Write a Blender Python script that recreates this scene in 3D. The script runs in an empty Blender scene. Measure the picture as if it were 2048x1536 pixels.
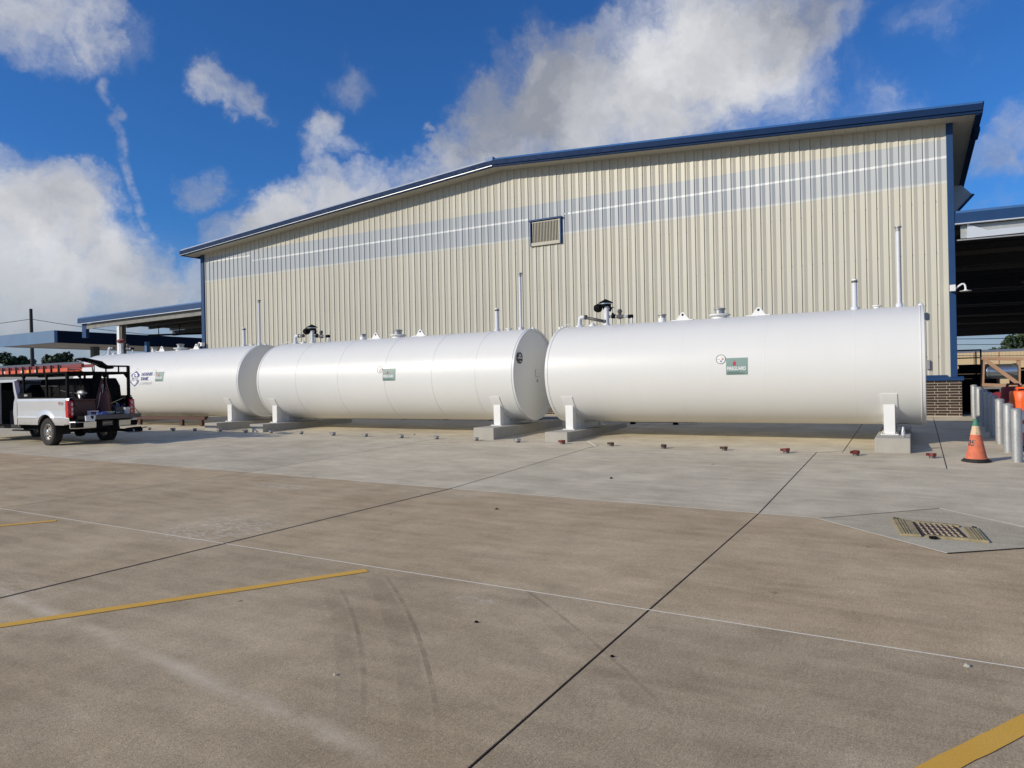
import bpy, bmesh, math, random
from mathutils import Vector, Matrix
from math import sin, cos, pi, radians as rad, sqrt, atan2
random.seed(7)
S = bpy.context.scene
COL = S.collection

# ------------------------------------------------------------------ camera
TH, RHO, CAMH = rad(29.6), 0.0200, 1.65
Fv = Vector((-sin(TH), cos(TH), 0)); r0 = Vector((cos(TH), sin(TH), 0)); u0 = Vector((0, 0, 1))
Rv = r0*cos(RHO) - u0*sin(RHO); Uv = u0*cos(RHO) + r0*sin(RHO)
cam = bpy.data.cameras.new('camera'); camo = bpy.data.objects.new('camera', cam); COL.objects.link(camo)
M = Matrix((Rv, Uv, -Fv)).transposed().to_4x4(); M.translation = Vector((0, 0, CAMH))
camo.matrix_world = M
cam.sensor_width = 36; cam.sensor_fit = 'HORIZONTAL'; cam.lens = 1420/2048*36
cam.clip_start = .05; cam.clip_end = 3000
S.camera = camo

# ------------------------------------------------------------------ light
SUN = Vector((.80, 1.0, -.56)).normalized()
sun_el = math.asin(-SUN.z); sun_az = atan2(-SUN.x, -SUN.y)      # azimuth from +Y, clockwise
sl = bpy.data.lights.new('sun', 'SUN'); sl.energy = 3.15; sl.angle = rad(.53); sl.color = (1, .90, .74)
so = bpy.data.objects.new('sun', sl); COL.objects.link(so)
so.rotation_euler = SUN.to_track_quat('-Z', 'Y').to_euler(); so.location = (-20, -25, 30)

W = bpy.data.worlds.new('World'); S.world = W; W.use_nodes = True
nt = W.node_tree; N = nt.nodes; L = nt.links
for n in list(N): N.remove(n)
def wn(t, **k):
    n = N.new(t)
    for a, b in k.items(): setattr(n, a, b)
    return n
def wm(op, a, b=None, c=None, clamp=False):
    n = N.new('ShaderNodeMath'); n.operation = op; n.use_clamp = clamp
    for i, v in enumerate((a, b, c)):
        if v is None: continue
        if isinstance(v, (int, float)): n.inputs[i].default_value = v
        else: L.new(v, n.inputs[i])
    return n.outputs[0]
sky = wn('ShaderNodeTexSky', sky_type='NISHITA', sun_disc=False)
sky.sun_elevation = sun_el; sky.sun_rotation = sun_az; sky.air_density = 1.0; sky.dust_density = .6; sky.ozone_density = 2.5; sky.altitude = 0
tc = wn('ShaderNodeTexCoord')
geo = tc.outputs['Generated']
nz = wn('ShaderNodeTexNoise'); nz.inputs['Scale'].default_value = 7; nz.inputs['Detail'].default_value = 9; nz.inputs['Roughness'].default_value = .62
L.new(geo, nz.inputs['Vector'])
vs = wn('ShaderNodeVectorMath', operation='SUBTRACT'); L.new(nz.outputs['Color'], vs.inputs[0]); vs.inputs[1].default_value = (.5, .5, .5)
vsc = wn('ShaderNodeVectorMath', operation='SCALE'); L.new(vs.outputs[0], vsc.inputs[0]); vsc.inputs['Scale'].default_value = .17
va = wn('ShaderNodeVectorMath', operation='ADD'); L.new(geo, va.inputs[0]); L.new(vsc.outputs[0], va.inputs[1])
warped = va.outputs[0]
def blob(az, el, r, w, vec=None):
    a, e = rad(az), rad(el)
    d = (sin(a)*cos(e), cos(a)*cos(e), sin(e))
    n = wn('ShaderNodeVectorMath', operation='DISTANCE'); L.new(vec or warped, n.inputs[0]); n.inputs[1].default_value = d
    m = wn('ShaderNodeMapRange', interpolation_type='SMOOTHSTEP')
    L.new(n.outputs['Value'], m.inputs['Value'])
    m.inputs['From Min'].default_value = rad(r)*(1.62 if vec is None else 1.35); m.inputs['From Max'].default_value = rad(r)*.3
    m.inputs['To Min'].default_value = 0; m.inputs['To Max'].default_value = w
    return m.outputs['Result']
BL = [(-33.0,18.6,3.4,.8),(-30.2,20.1,4.1,.9),(-26.5,22.1,4.4,.95),(-22.9,21.2,4.7,1),(-22.8,23.6,2.8,.8),(-18.5,22.3,4.9,1),(-14.3,23.8,5.1,1),(-17.0,20.1,3.9,.8),(-10.6,24.9,3.9,.9),(-7.0,25.0,3.4,.65),(-8.5,21.1,4.0,.5),(-3.7,24.6,2.4,.4),(-34.2,17.2,2.6,.7),(-12.5,19.3,4.2,.45),(-3.8,19.7,3.5,.22),(-64.4,11.7,3.9,1),(-61.0,12.1,3.2,1),(-63.7,7.6,5.9,1),(-59.0,9.2,3.6,1),(-57.1,6.2,3.7,.9),(-62.1,14.2,1.8,.7),(-65.2,13.8,2.3,.7),(-53.9,6.0,3.9,.6),(-59.6,5.0,4.6,.8),(-46.0,13.5,2.9,.95),(-48.2,12.3,2.5,.9),(-43.3,14.4,2.6,.8),(-40.6,14.9,2.3,.7),(-50.7,10.8,2.1,.6),(-37.5,15.7,2.3,.6),(-51.9,21.2,2.0,.52),(-49.8,20.9,1.8,.44),(-52.9,20.7,1.5,.4),(-43.8,19.2,2.0,.62),(-44.4,17.6,1.8,.5),(-42.1,18.4,1.7,.48),(-42.0,22.9,2.1,.32),(-52.7,14.5,1.7,.42),(-36.6,20.4,.7,.4),(-35.8,19.3,.7,.35),(-63.1,24.0,3.1,.75),(-60.5,23.7,2.6,.6),(-58.1,22.6,2.1,.3),(4.6,13.7,2.4,.5),(6.3,15.9,2.4,.45),(2.5,22.4,2.5,.25),(-1.5,17,3,.3),(5.1,10.4,2.1,.3),
 # clouds that carry on outside the picture
 (-82,16,8,.9),(-95,12,9,.8),(-112,24,8,.7),(-130,12,10,.8),(-152,20,9,.7),(178,12,10,.7),(155,25,8,.6),(130,14,10,.8),(105,20,9,.7),(80,12,10,.8),(55,22,8,.7),(34,12,8,.7),(25,26,6,.6),(-40,48,11,.6),(40,55,12,.5),(140,58,12,.5),(-120,52,12,.6)]
m = None
for b in BL:
    o = blob(*b)
    m = o if m is None else wm('MAXIMUM', m, o)
n2 = wn('ShaderNodeTexNoise'); n2.inputs['Scale'].default_value = 16; n2.inputs['Detail'].default_value = 10; n2.inputs['Roughness'].default_value = .62
L.new(warped, n2.inputs['Vector'])
dens = wm('ADD', m, wm('MULTIPLY', wm('SUBTRACT', n2.outputs['Fac'], .48), 1.05))
# thin it out where no blob stands
dens = wm('MULTIPLY', dens, wm('MINIMUM', wm('MULTIPLY', m, 3.0), 1.0))
TR = [(-59.2,20.9),(-59.4,20.3),(-58.9,19.6),(-58.3,18.8),(-58.9,18.5),(-58.4,17.8),(-58.1,17.1),(-58.0,16.0),(-57.7,15.1),(-57.4,14.1),(-57.0,13.1),(-56.7,12.1),(-56.4,11.3),(-56.2,10.4)]
# contrail: thin lines between neighbouring directions, slightly warped
vsc2 = wn('ShaderNodeVectorMath', operation='SCALE'); L.new(vs.outputs[0], vsc2.inputs[0]); vsc2.inputs['Scale'].default_value = .022
nz3 = wn('ShaderNodeTexNoise'); nz3.inputs['Scale'].default_value = 60; nz3.inputs['Detail'].default_value = 4; L.new(geo, nz3.inputs['Vector'])
va2 = wn('ShaderNodeVectorMath', operation='ADD'); L.new(geo, va2.inputs[0]); L.new(vsc2.outputs[0], va2.inputs[1])
t = None
for i in range(len(TR)-1):
    for k in range(3):
        f = k/3
        az = TR[i][0]*(1-f)+TR[i+1][0]*f; el = TR[i][1]*(1-f)+TR[i+1][1]*f
        o = blob(az, el, .34, .75, va2.outputs[0]); t = o if t is None else wm('MAXIMUM', t, o)
trail = wm('MULTIPLY', t, wm('MULTIPLY', wm('SUBTRACT', nz3.outputs['Fac'], .36), 2.2, clamp=True))
mr = wn('ShaderNodeMapRange', interpolation_type='SMOOTHSTEP'); L.new(dens, mr.inputs['Value'])
mr.inputs['From Min'].default_value = .03; mr.inputs['From Max'].default_value = 1.02; mr.inputs['To Max'].default_value = .95
# a haze bank low on the horizon
sep = wn('ShaderNodeSeparateXYZ'); L.new(geo, sep.inputs[0])
hz = wn('ShaderNodeMapRange', interpolation_type='SMOOTHSTEP'); L.new(sep.outputs['Z'], hz.inputs['Value'])
hz.inputs['From Min'].default_value = .22; hz.inputs['From Max'].default_value = .0; hz.inputs['To Max'].default_value = .8
cover = wm('MAXIMUM', wm('MAXIMUM', mr.outputs['Result'], wm('MULTIPLY', trail, .8)), hz.outputs['Result'])
n4 = wn('ShaderNodeTexNoise'); n4.inputs['Scale'].default_value = 4.2; n4.inputs['Detail'].default_value = 6; n4.inputs['Roughness'].default_value = .55
L.new(warped, n4.inputs['Vector'])
cr = wn('ShaderNodeValToRGB'); L.new(n4.outputs['Fac'], cr.inputs[0])
e = cr.color_ramp.elements; e[0].position = .34; e[0].color = (3.4, 3.6, 4.1, 1); e[1].position = .64; e[1].color = (8.6, 8.6, 8.7, 1)
# towards the horizon clouds go bluish grey
cm = wn('ShaderNodeMix', data_type='RGBA'); L.new(hz.outputs['Result'], cm.inputs['Factor']); L.new(cr.outputs['Color'], cm.inputs['A']); cm.inputs['B'].default_value = (3.1, 3.6, 4.3, 1)
hs = wn('ShaderNodeMix', data_type='RGBA', blend_type='MULTIPLY'); hs.inputs['Factor'].default_value = 1
L.new(sky.outputs['Color'], hs.inputs['A']); hs.inputs['B'].default_value = (.30, .75, 1.36, 1)
mx = wn('ShaderNodeMix', data_type='RGBA'); L.new(cover, mx.inputs['Factor']); L.new(hs.outputs['Result'], mx.inputs['A']); L.new(cm.outputs['Result'], mx.inputs['B'])
bg = wn('ShaderNodeBackground'); L.new(mx.outputs['Result'], bg.inputs['Color']); bg.inputs['Strength'].default_value = .078
wo = wn('ShaderNodeOutputWorld'); L.new(bg.outputs[0], wo.inputs['Surface'])
vsr = S.view_settings; S.display_settings.display_device = 'sRGB'; vsr.view_transform = 'Standard'; vsr.look = 'None'; vsr.exposure = .2; vsr.gamma = 1; vsr.use_curve_mapping = False

# ------------------------------------------------------------------ helpers
class MB:
    def __init__(s): s.v = []; s.f = []; s.sm = []
    def add(s, vs, fs, smooth=False):
        o = len(s.v); s.v += [tuple(p) for p in vs]
        s.f += [tuple(i+o for i in f) for f in fs]; s.sm += [smooth]*len(fs); return s
    def box(s, a, b):
        x0, x1 = sorted((a[0], b[0])); y0, y1 = sorted((a[1], b[1])); z0, z1 = sorted((a[2], b[2]))
        return s.add([(x0,y0,z0),(x1,y0,z0),(x1,y1,z0),(x0,y1,z0),(x0,y0,z1),(x1,y0,z1),(x1,y1,z1),(x0,y1,z1)],
              [(0,3,2,1),(4,5,6,7),(0,1,5,4),(1,2,6,5),(2,3,7,6),(3,0,4,7)])
    def prism(s, pts, axis, a, b):
        # pts: 2D outline in the plane across axis ; 'x': (y,z)  'y': (x,z)  'z': (x,y)
        def P(p, t): return {'x': (t, p[0], p[1]), 'y': (p[0], t, p[1]), 'z': (p[0], p[1], t)}[axis]
        n = len(pts)
        vs = [P(p, a) for p in pts]+[P(p, b) for p in pts]
        fs = [tuple(range(n)), tuple(range(2*n-1, n-1, -1))]+[(i, (i+1) % n, (i+1) % n+n, i+n) for i in range(n)]
        return s.add(vs, fs)
    def tube(s, pts, r, n=8, caps=True, smooth=True):
        pts = [Vector(p) for p in pts]; rs = r if isinstance(r, (list, tuple)) else [r]*len(pts)
        o = len(s.v); prev = None; rings = []
        for i, p in enumerate(pts):
            d = (pts[min(i+1, len(pts)-1)]-pts[max(i-1, 0)]).normalized()
            if prev is None:
                a = Vector((0, 0, 1)) if abs(d.z) < .9 else Vector((1, 0, 0)); u = d.cross(a).normalized()
            else:
                u = (prev-d*prev.dot(d)).normalized()
            prev = u; w = d.cross(u)
            rings.append([p+(u*cos(2*pi*k/n)+w*sin(2*pi*k/n))*rs[i] for k in range(n)])
        vs = [q for R in rings for q in R]; fs = []
        for i in range(len(rings)-1):
            for k in range(n): fs.append((i*n+k, i*n+(k+1) % n, (i+1)*n+(k+1) % n, (i+1)*n+k))
        s.add(vs, fs, smooth)
        if caps:
            s.add(rings[0], [tuple(range(n-1, -1, -1))]); s.add(rings[-1], [tuple(range(n))])
        return s
    def lathe(s, prof, c, axis='z', n=24, smooth=True, a0=0, a1=2*pi):
        # prof: (radius, along)
        full = abs(a1-a0-2*pi) < 1e-6; m = n if full else n+1
        vs = []
        for (r, h) in prof:
            for k in range(m):
                a = a0+(a1-a0)*k/n; x, y = r*cos(a), r*sin(a)
                p = {'z': (x, y, h), 'x': (h, x, y), 'y': (y, h, x)}[axis]
                vs.append((p[0]+c[0], p[1]+c[1], p[2]+c[2]))
        fs = []
        for i in range(len(prof)-1):
            for k in range(n): fs.append((i*m+k, i*m+(k+1) % m, (i+1)*m+(k+1) % m, (i+1)*m+k))
        return s.add(vs, fs, smooth)
    def grid(s, fn, nu, nv, smooth=False):
        vs = [fn(i/nu, j/nv) for j in range(nv+1) for i in range(nu+1)]
        fs = [(j*(nu+1)+i, j*(nu+1)+i+1, (j+1)*(nu+1)+i+1, (j+1)*(nu+1)+i) for j in range(nv) for i in range(nu)]
        return s.add(vs, fs, smooth)
    def mesh(s, name):
        me = bpy.data.meshes.new(name); me.from_pydata(s.v, [], s.f); me.polygons.foreach_set('use_smooth', s.sm)
        bm = bmesh.new(); bm.from_mesh(me); bmesh.ops.remove_doubles(bm, verts=bm.verts, dist=1e-5)
        bmesh.ops.recalc_face_normals(bm, faces=bm.faces)
        for e_ in bm.edges:
            if len(e_.link_faces) == 2 and e_.calc_face_angle(0) > .6: e_.smooth = False
        bm.to_mesh(me); bm.free(); me.update(); return me
    def build(s, name, mat, parent=None, label=None):
        me = s.mesh(name); me.materials.append(mat)
        o = bpy.data.objects.new(name, me); COL.objects.link(o)
        if parent: o.parent = parent
        if label: o['label'] = label
        return o
def tag(o, label, cat, group=None):
    o['label'] = label; o['category'] = cat
    if group: o['group'] = group
    return o
def thing(name, label, cat, loc=(0, 0, 0), rz=0, group=None, scale=1):
    o = bpy.data.objects.new(name, None); COL.objects.link(o); o.location = loc; o.rotation_euler.z = rz
    o.scale = (scale,)*3; o.empty_display_size = .2
    return tag(o, label, cat, group)
def struct(name, mb, mat):
    o = mb.build(name, mat); o['kind'] = 'structure'; return o
def bev(o, w=.004, seg=2):
    m = o.modifiers.new('bevel', 'BEVEL'); m.width = w; m.segments = seg; m.limit_method = 'ANGLE'; m.angle_limit = rad(40); return o
def copytree(o, parent=None):
    c = o.copy(); COL.objects.link(c); c.parent = parent
    for ch in list(o.children): copytree(ch, c)
    return c
def clamp(v, a, b): return max(a, min(b, v))
def gz(x, y):
    x = clamp(x, -32, 8); c = .011*(1 if y < 9.05 else max(0, 1-(y-9.05)/14.95))
    return -c*(x+1.7)+.033*clamp(min(y, 24)-9.05, 0, 99)
def text_mesh(txt, size, fn, name, mat, parent, shear=0, ext=0, space=1, bold=0, align='LEFT'):
    cu = bpy.data.curves.new(name, 'FONT'); cu.body = txt; cu.size = size; cu.shear = shear; cu.space_character = space; cu.offset = bold; cu.align_x = align
    cu.resolution_u = 3; cu.fill_mode = 'FRONT'
    o = bpy.data.objects.new(name, cu); me0 = o.to_mesh()
    vs = [fn(v.co.x, v.co.y) for v in me0.vertices]; fs = [tuple(p.vertices) for p in me0.polygons]
    me = bpy.data.meshes.new(name); me.from_pydata(vs, [], fs); me.materials.append(mat)
    o.to_mesh_clear(); bpy.data.objects.remove(o)
    q = bpy.data.objects.new(name, me); COL.objects.link(q); q.parent = parent; return q

# ------------------------------------------------------------------ materials
class NB:
    def __init__(s, name):
        s.m = bpy.data.materials.new(name); s.m.use_nodes = True; s.t = s.m.node_tree; s.n = s.t.nodes; s.l = s.t.links
        s.b = s.n['Principled BSDF']
    def new(s, t, **k):
        n = s.n.new(t)
        for a, b in k.items(): setattr(n, a, b)
        return n
    def link(s, a, b): s.l.new(a, b)
    def coord(s, kind='Object'):
        if not hasattr(s, 'tc'): s.tc = s.new('ShaderNodeTexCoord')
        return s.tc.outputs[kind]
    def map(s, scale, src=None):
        n = s.new('ShaderNodeMapping'); n.inputs['Scale'].default_value = scale; s.link(src or s.coord(), n.inputs[0]); return n.outputs[0]
    def noise(s, scale, detail=4, rough=.55, vec=None):
        n = s.new('ShaderNodeTexNoise'); n.inputs['Scale'].default_value = scale; n.inputs['Detail'].default_value = detail; n.inputs['Roughness'].default_value = rough
        s.link(vec or s.coord(), n.inputs['Vector']); return n.outputs['Fac']
    def mth(s, op, a, b=None, cl=False):
        n = s.new('ShaderNodeMath', operation=op); n.use_clamp = cl
        for i, v in enumerate((a, b)):
            if v is None: continue
            if isinstance(v, (int, float)): n.inputs[i].default_value = v
            else: s.link(v, n.inputs[i])
        return n.outputs[0]
    def rng(s, v, a, b, c=0, d=1, sm=False):
        n = s.new('ShaderNodeMapRange'); s.link(v, n.inputs['Value'])
        if sm: n.interpolation_type = 'SMOOTHSTEP'
        n.inputs['From Min'].default_value = a; n.inputs['From Max'].default_value = b; n.inputs['To Min'].default_value = c; n.inputs['To Max'].default_value = d
        return n.outputs['Result']
    def mix(s, f, a, b, mode='MIX'):
        n = s.new('ShaderNodeMix', data_type='RGBA', blend_type=mode)
        if isinstance(f, (int, float)): n.inputs['Factor'].default_value = f
        else: s.link(f, n.inputs['Factor'])
        for k, v in (('A', a), ('B', b)):
            if isinstance(v, (tuple, list)): n.inputs[k].default_value = (*v[:3], 1)
            else: s.link(v, n.inputs[k])
        return n.outputs['Result']
    def bump(s, h, st=.2, dist=.01):
        n = s.new('ShaderNodeBump'); n.inputs['Strength'].default_value = st; n.inputs['Distance'].default_value = dist; s.link(h, n.inputs['Height']); s.link(n.outputs[0], s.b.inputs['Normal'])
    def col(s, c):
        if isinstance(c, (tuple, list)): s.b.inputs['Base Color'].default_value = (*c[:3], 1)
        else: s.link(c, s.b.inputs['Base Color'])
    def set(s, **k):
        for a, b in k.items():
            a = {'rough': 'Roughness', 'metal': 'Metallic', 'coat': 'Coat Weight', 'spec': 'Specular IOR Level', 'trans': 'Transmission Weight', 'alpha': 'Alpha'}[a]
            if isinstance(b, (int, float)): s.b.inputs[a].default_value = b
            else: s.link(b, s.b.inputs[a])
def simple(name, c, rough=.5, metal=0, var=.12, scale=6, bump=0, coat=0, bscale=60, spec=.5):
    b = NB(name); n = b.noise(scale, 5, .6)
    lo = tuple(x*(1-var) for x in c); hi = tuple(min(1, x*(1+var)) for x in c)
    b.col(b.mix(n, lo, hi)); b.set(rough=b.rng(b.noise(scale*2.3, 4), .3, .7, rough*.85, min(1, rough*1.15)), metal=metal, coat=coat, spec=spec)
    if bump: b.bump(b.noise(bscale, 4), bump, .004)
    return b.m

def concrete(name, c1, c2, grain, old):
    b = NB(name); P = b.coord('Object')
    big = b.noise(.55, 6, .66); mid = b.noise(1.7, 6, .65)
    st = b.noise(1.0, 5, .6, b.map((1.1, 5.5, 1)))      # streaks along the row
    col = b.mix(b.rng(big, .38, .62), c1, c2)
    col = b.mix(b.rng(mid, .36, .7, 0, .5), col, tuple(x*.66 for x in c1))
    col = b.mix(b.rng(st, .42, .72, 0, .34), col, tuple(min(1, x*1.28) for x in c2))
    oi = b.new('ShaderNodeObjectInfo')
    col = b.mix(.9, col, b.mix(oi.outputs['Random'], (.90, .90, .91), (1.06, 1.05, 1.03)), 'MULTIPLY')
    # broom finish running towards the building
    br = b.noise(1.0, 2, .7, b.map((150, 6, 1)))
    fine = b.noise(210, 1, .8); f2 = b.noise(110, 2, .8)
    g = b.mth('ADD', b.mth('MULTIPLY', fine, .6), b.mth('ADD', b.mth('MULTIPLY', br, .22), b.mth('MULTIPLY', f2, .43)))
    col = b.mix(1, col, b.mix(b.rng(g, .50, .75), tuple([1-grain]*3), tuple([1+grain*.85]*3)), 'MULTIPLY')
    vw = b.new('ShaderNodeTexVoronoi'); vw.inputs['Scale'].default_value = 145; b.link(b.map((1, 1, .01)), vw.inputs['Vector'])
    sv = b.new('ShaderNodeSeparateColor'); b.link(vw.outputs['Color'], sv.inputs[0])
    col = b.mix(1, col, b.mix(b.rng(sv.outputs[0], 0, 1), tuple([1-grain*.62]*3), tuple([1+grain*.55]*3)), 'MULTIPLY')
    # small dark spots and chips
    v = b.new('ShaderNodeTexVoronoi'); v.inputs['Scale'].default_value = 1.6; b.link(b.map((1, 1, .01)), v.inputs['Vector'])
    spot = b.rng(b.mth('ADD', v.outputs['Distance'], b.mth('MULTIPLY', b.noise(26, 3), .055)), .088, .062)
    gate = b.rng(b.noise(.9, 2), .5, .56)
    col = b.mix(b.mth('MULTIPLY', b.mth('MULTIPLY', spot, gate), .85), col, tuple(x*.25 for x in c1))
    v2 = b.new('ShaderNodeTexVoronoi'); v2.inputs['Scale'].default_value = 5.3; b.link(b.map((1, 1, .01)), v2.inputs['Vector'])
    s2 = b.rng(b.mth('ADD', v2.outputs['Distance'], b.mth('MULTIPLY', b.noise(60, 3), .05)), .085, .06)
    col = b.mix(b.mth('MULTIPLY', b.mth('MULTIPLY', s2, b.rng(b.noise(2.6, 2), .55, .6)), .6), col, tuple(x*.35 for x in c1))
    # hairline crazing and scuffs
    sc = b.noise(2.2, 8, .78, b.map((1, 1.6, 1)))
    col = b.mix(b.rng(sc, .66, .74, 0, .42), col, tuple(min(1, x*1.5) for x in c2))
    if old:
        sx = b.new('ShaderNodeSeparateXYZ'); b.link(P, sx.inputs[0]); X, Y = sx.outputs[0], sx.outputs[1]
        wob = b.mth('MULTIPLY', b.mth('SUBTRACT', b.noise(2.0, 3), .5), .16)
        def arc(cx, cy, R, w, k, x0=-99, x1=99):
            nonlocal col
            dx = b.mth('SUBTRACT', X, cx); dy = b.mth('SUBTRACT', Y, cy)
            r = b.mth('SQRT', b.mth('ADD', b.mth('MULTIPLY', dx, dx), b.mth('MULTIPLY', dy, dy)))
            d = b.mth('ABSOLUTE', b.mth('SUBTRACT', b.mth('ADD', r, b.mth('MULTIPLY', wob, .06)), R))
            mk = b.mth('MULTIPLY', b.rng(d, w, w*.7), b.rng(b.noise(5, 5), .3, .62))
            mk = b.mth('MULTIPLY', mk, b.mth('MULTIPLY', b.rng(X, x0, x0+.5), b.rng(X, x1, x1-.5)))
            col = b.mix(b.mth('MULTIPLY', mk, k), col, tuple(x*.45 for x in c1))
        for (cx, cy, R, xa, xb, w1, k1) in ((-12.388, -5.598, 13.329, -4.15, -1.9, .018, .6), (-12.40, -5.62, 13.24, -4.3, -1.9, .085, .30), (-10.335, -3.84, 10.262, -4.3, -2.3, .018, .55), (-10.335, -3.86, 10.18, -4.3, -2.3, .07, .25), (-12.466, -7.353, 15.688, -3.1, -.9, .018, .5), (-12.47, -7.36, 15.60, -3.1, -.9, .08, .24), (-12.47, -7.5, 15.40, -3.0, -1.2, .05, .18)):
            arc(cx, cy, R, w1, k1, xa, xb)
        # pale worn streak and chalky scrapes
        d = b.mth('ABSOLUTE', b.mth('SUBTRACT', b.mth('ADD', b.mth('ADD', Y, b.mth('MULTIPLY', X, .11)), b.mth('MULTIPLY', wob, .5)), 2.22))
        mk = b.mth('MULTIPLY', b.rng(d, .10, .0), b.rng(b.noise(2.4, 6, .7), .34, .6))
        mk = b.mth('MULTIPLY', mk, b.rng(X, -1.9, -2.5))
        col = b.mix(b.mth('MULTIPLY', mk, .62), col, (.80, .68, .50))
        for (px, py, rx, ry, k) in ((-7.0, 5.4, .75, .8, .7), (-8.9, 8.1, .75, .28, .75), (-2.95, 4.55, .22, .12, .5), (-6.9, 2.9, 1.2, .5, .35), (-6.15, 8.6, .9, .45, .3)):
            dx = b.mth('DIVIDE', b.mth('SUBTRACT', X, px), rx); dy = b.mth('DIVIDE', b.mth('SUBTRACT', Y, py), ry)
            q = b.mth('ADD', b.mth('MULTIPLY', dx, dx), b.mth('MULTIPLY', dy, dy))
            mk = b.mth('MULTIPLY', b.rng(q, 1.1, .2), b.rng(b.noise(7, 7, .8, b.map((1.4, 3.2, 1))), .48, .66))
            col = b.mix(b.mth('MULTIPLY', mk, k), col, (.88, .83, .70))
    b.col(col); b.set(rough=.88, spec=.25)
    b.bump(b.mth('ADD', b.mth('MULTIPLY', g, 1), b.mth('MULTIPLY', mid, .4)), .5 if old else .25, .006)
    return b.m
M_old = concrete('concrete_old', (.475, .36, .22), (.62, .49, .315), .28, True)
M_new = concrete('concrete_new', (.545, .475, .345), (.69, .61, .455), .18, False)
M_inlet = concrete('concrete_inlet', (.48, .42, .30), (.56, .505, .375), .24, False)
M_footing = simple('concrete_footing', (.40, .38, .33), .9, var=.2, scale=4, bump=.4, bscale=90)
M_ground = simple('ground_far', (.28, .25, .21), .95, var=.2, scale=.3)
M_jdark = simple('joint_dark', (.025, .02, .017), .9, var=.4, scale=30)
M_jpale = simple('joint_pale', (.92, .84, .68), .85, var=.12, scale=40)
def paint_stripe():
    b = NB('yellow_paint'); n = b.noise(120, 4, .75); w = b.noise(3, 6, .7)
    col = b.mix(b.noise(1.5, 4), (.74, .40, .045), (.86, .50, .07))
    col = b.mix(b.mth('MULTIPLY', b.rng(n, .52, .72), b.rng(w, .35, .65, .25, .9)), col, (.27, .22, .16))
    b.col(col); b.set(rough=.8); b.bump(n, .3, .003); return b.m
M_yellow = paint_stripe()
def siding(name, lo, hi, k=1):
    b = NB(name); big = b.noise(.5, 4); st = b.noise(1, 4, .6, b.map((2.5, 1, .35)))
    oi = b.new('ShaderNodeObjectInfo')
    c = b.mix(big, lo, hi); c = b.mix(b.rng(st, .45, .8, 0, .22), c, tuple(x*.78 for x in lo))
    c = b.mix(1, c, b.mix(oi.outputs['Random'], (.965, .965, .965), (1.03, 1.03, 1.02)), 'MULTIPLY')
    b.col(c); b.set(rough=.42, spec=.4); b.bump(b.noise(2.4, 3, .5, b.map((1, 1, .25))), .12, .02); return b.m
M_siding = siding('siding_cream', (.49, .468, .388), (.555, .533, .45))
def skylight():
    b = NB('skylight_fiberglass'); sx = b.new('ShaderNodeSeparateXYZ'); b.link(b.coord('Object'), sx.inputs[0]); Z = sx.outputs[2]
    c = b.mix(b.noise(.7, 4), (.36, .39, .41), (.42, .445, .46))
    w = b.mth('MULTIPLY', b.mth('SUBTRACT', b.noise(1.2, 3), .5), .05)
    zz = b.mth('ADD', Z, w)
    lap = b.rng(zz, 7.28, 7.22)
    c = b.mix(b.mth('MULTIPLY', lap, .8), c, (.60, .60, .55))
    b.col(c); b.set(rough=.4, spec=.4); return b.m
M_sky = skylight()
M_tape = simple('skylight_bright_band', (.68, .70, .69), .45, var=.22, scale=1.6)
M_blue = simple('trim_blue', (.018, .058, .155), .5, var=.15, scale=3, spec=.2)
M_bluelit = simple('trim_blue_skylit', (.045, .14, .34), .5, var=.12, scale=3)  # lighter copy of the trim blue, sky reflection put into the colour
M_galv = simple('galvanized_roof', (.66, .70, .73), .35, metal=.3, var=.1, scale=2)
M_beam = simple('galvanized_beam', (.42, .44, .44), .5, metal=.35, var=.3, scale=5)
M_soffit = simple('soffit_beige', (.50, .47, .38), .6, var=.08)
M_tank = None
def tankmat():
    b = NB('tank_white_paint'); n = b.noise(.6, 4); c = b.mix(n, (.715, .715, .69), (.755, .755, .73))
    st = b.noise(1, 5, .6, b.map((3.0, .6, .6))); c = b.mix(b.rng(st, .55, .85, 0, .12), c, (.60, .58, .52))
    b.col(c); b.set(rough=b.rng(b.noise(3, 3), .3, .7, .34, .44), spec=.36, coat=.06); b.b.inputs['Coat Roughness'].default_value = .22
    b.bump(b.noise(1.3, 3, .5), .06, .05); return b.m
M_tank = tankmat()
M_seam = simple('seam_paint', (.72, .72, .70), .4, var=.05)
M_navy = simple('fascia_navy', (.008, .028, .085), .6, var=.15, scale=3, spec=.1)
M_canopyshade = simple('canopy_blue_shaded', (.006, .012, .026), .7, spec=.1)  # darker copy of the gas canopy blue, side shade put into the colour
M_white = simple('white_paint', (.80, .80, .78), .38, var=.05, scale=4)
M_pipewhite = simple('grey_white_pipe', (.66, .68, .72), .42, var=.1, scale=9)
M_grey = simple('grey_metal', (.36, .36, .36), .45, metal=.4, var=.25, scale=14)
M_dkgrey = simple('dark_grey_pipe', (.09, .085, .08), .5, var=.3, scale=12)
M_black = simple('black_plastic', (.007, .007, .008), .75, var=.4, scale=12, spec=.08)
M_blackglass = simple('black_glass', (.008, .009, .011), .12, var=.2, scale=3)
M_red = simple('red_paint', (.15, .024, .02), .5, var=.3, scale=20)
M_rust = simple('brown_rust', (.085, .042, .03), .8, var=.5, scale=24, bump=.4)
M_galvpost = None
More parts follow.
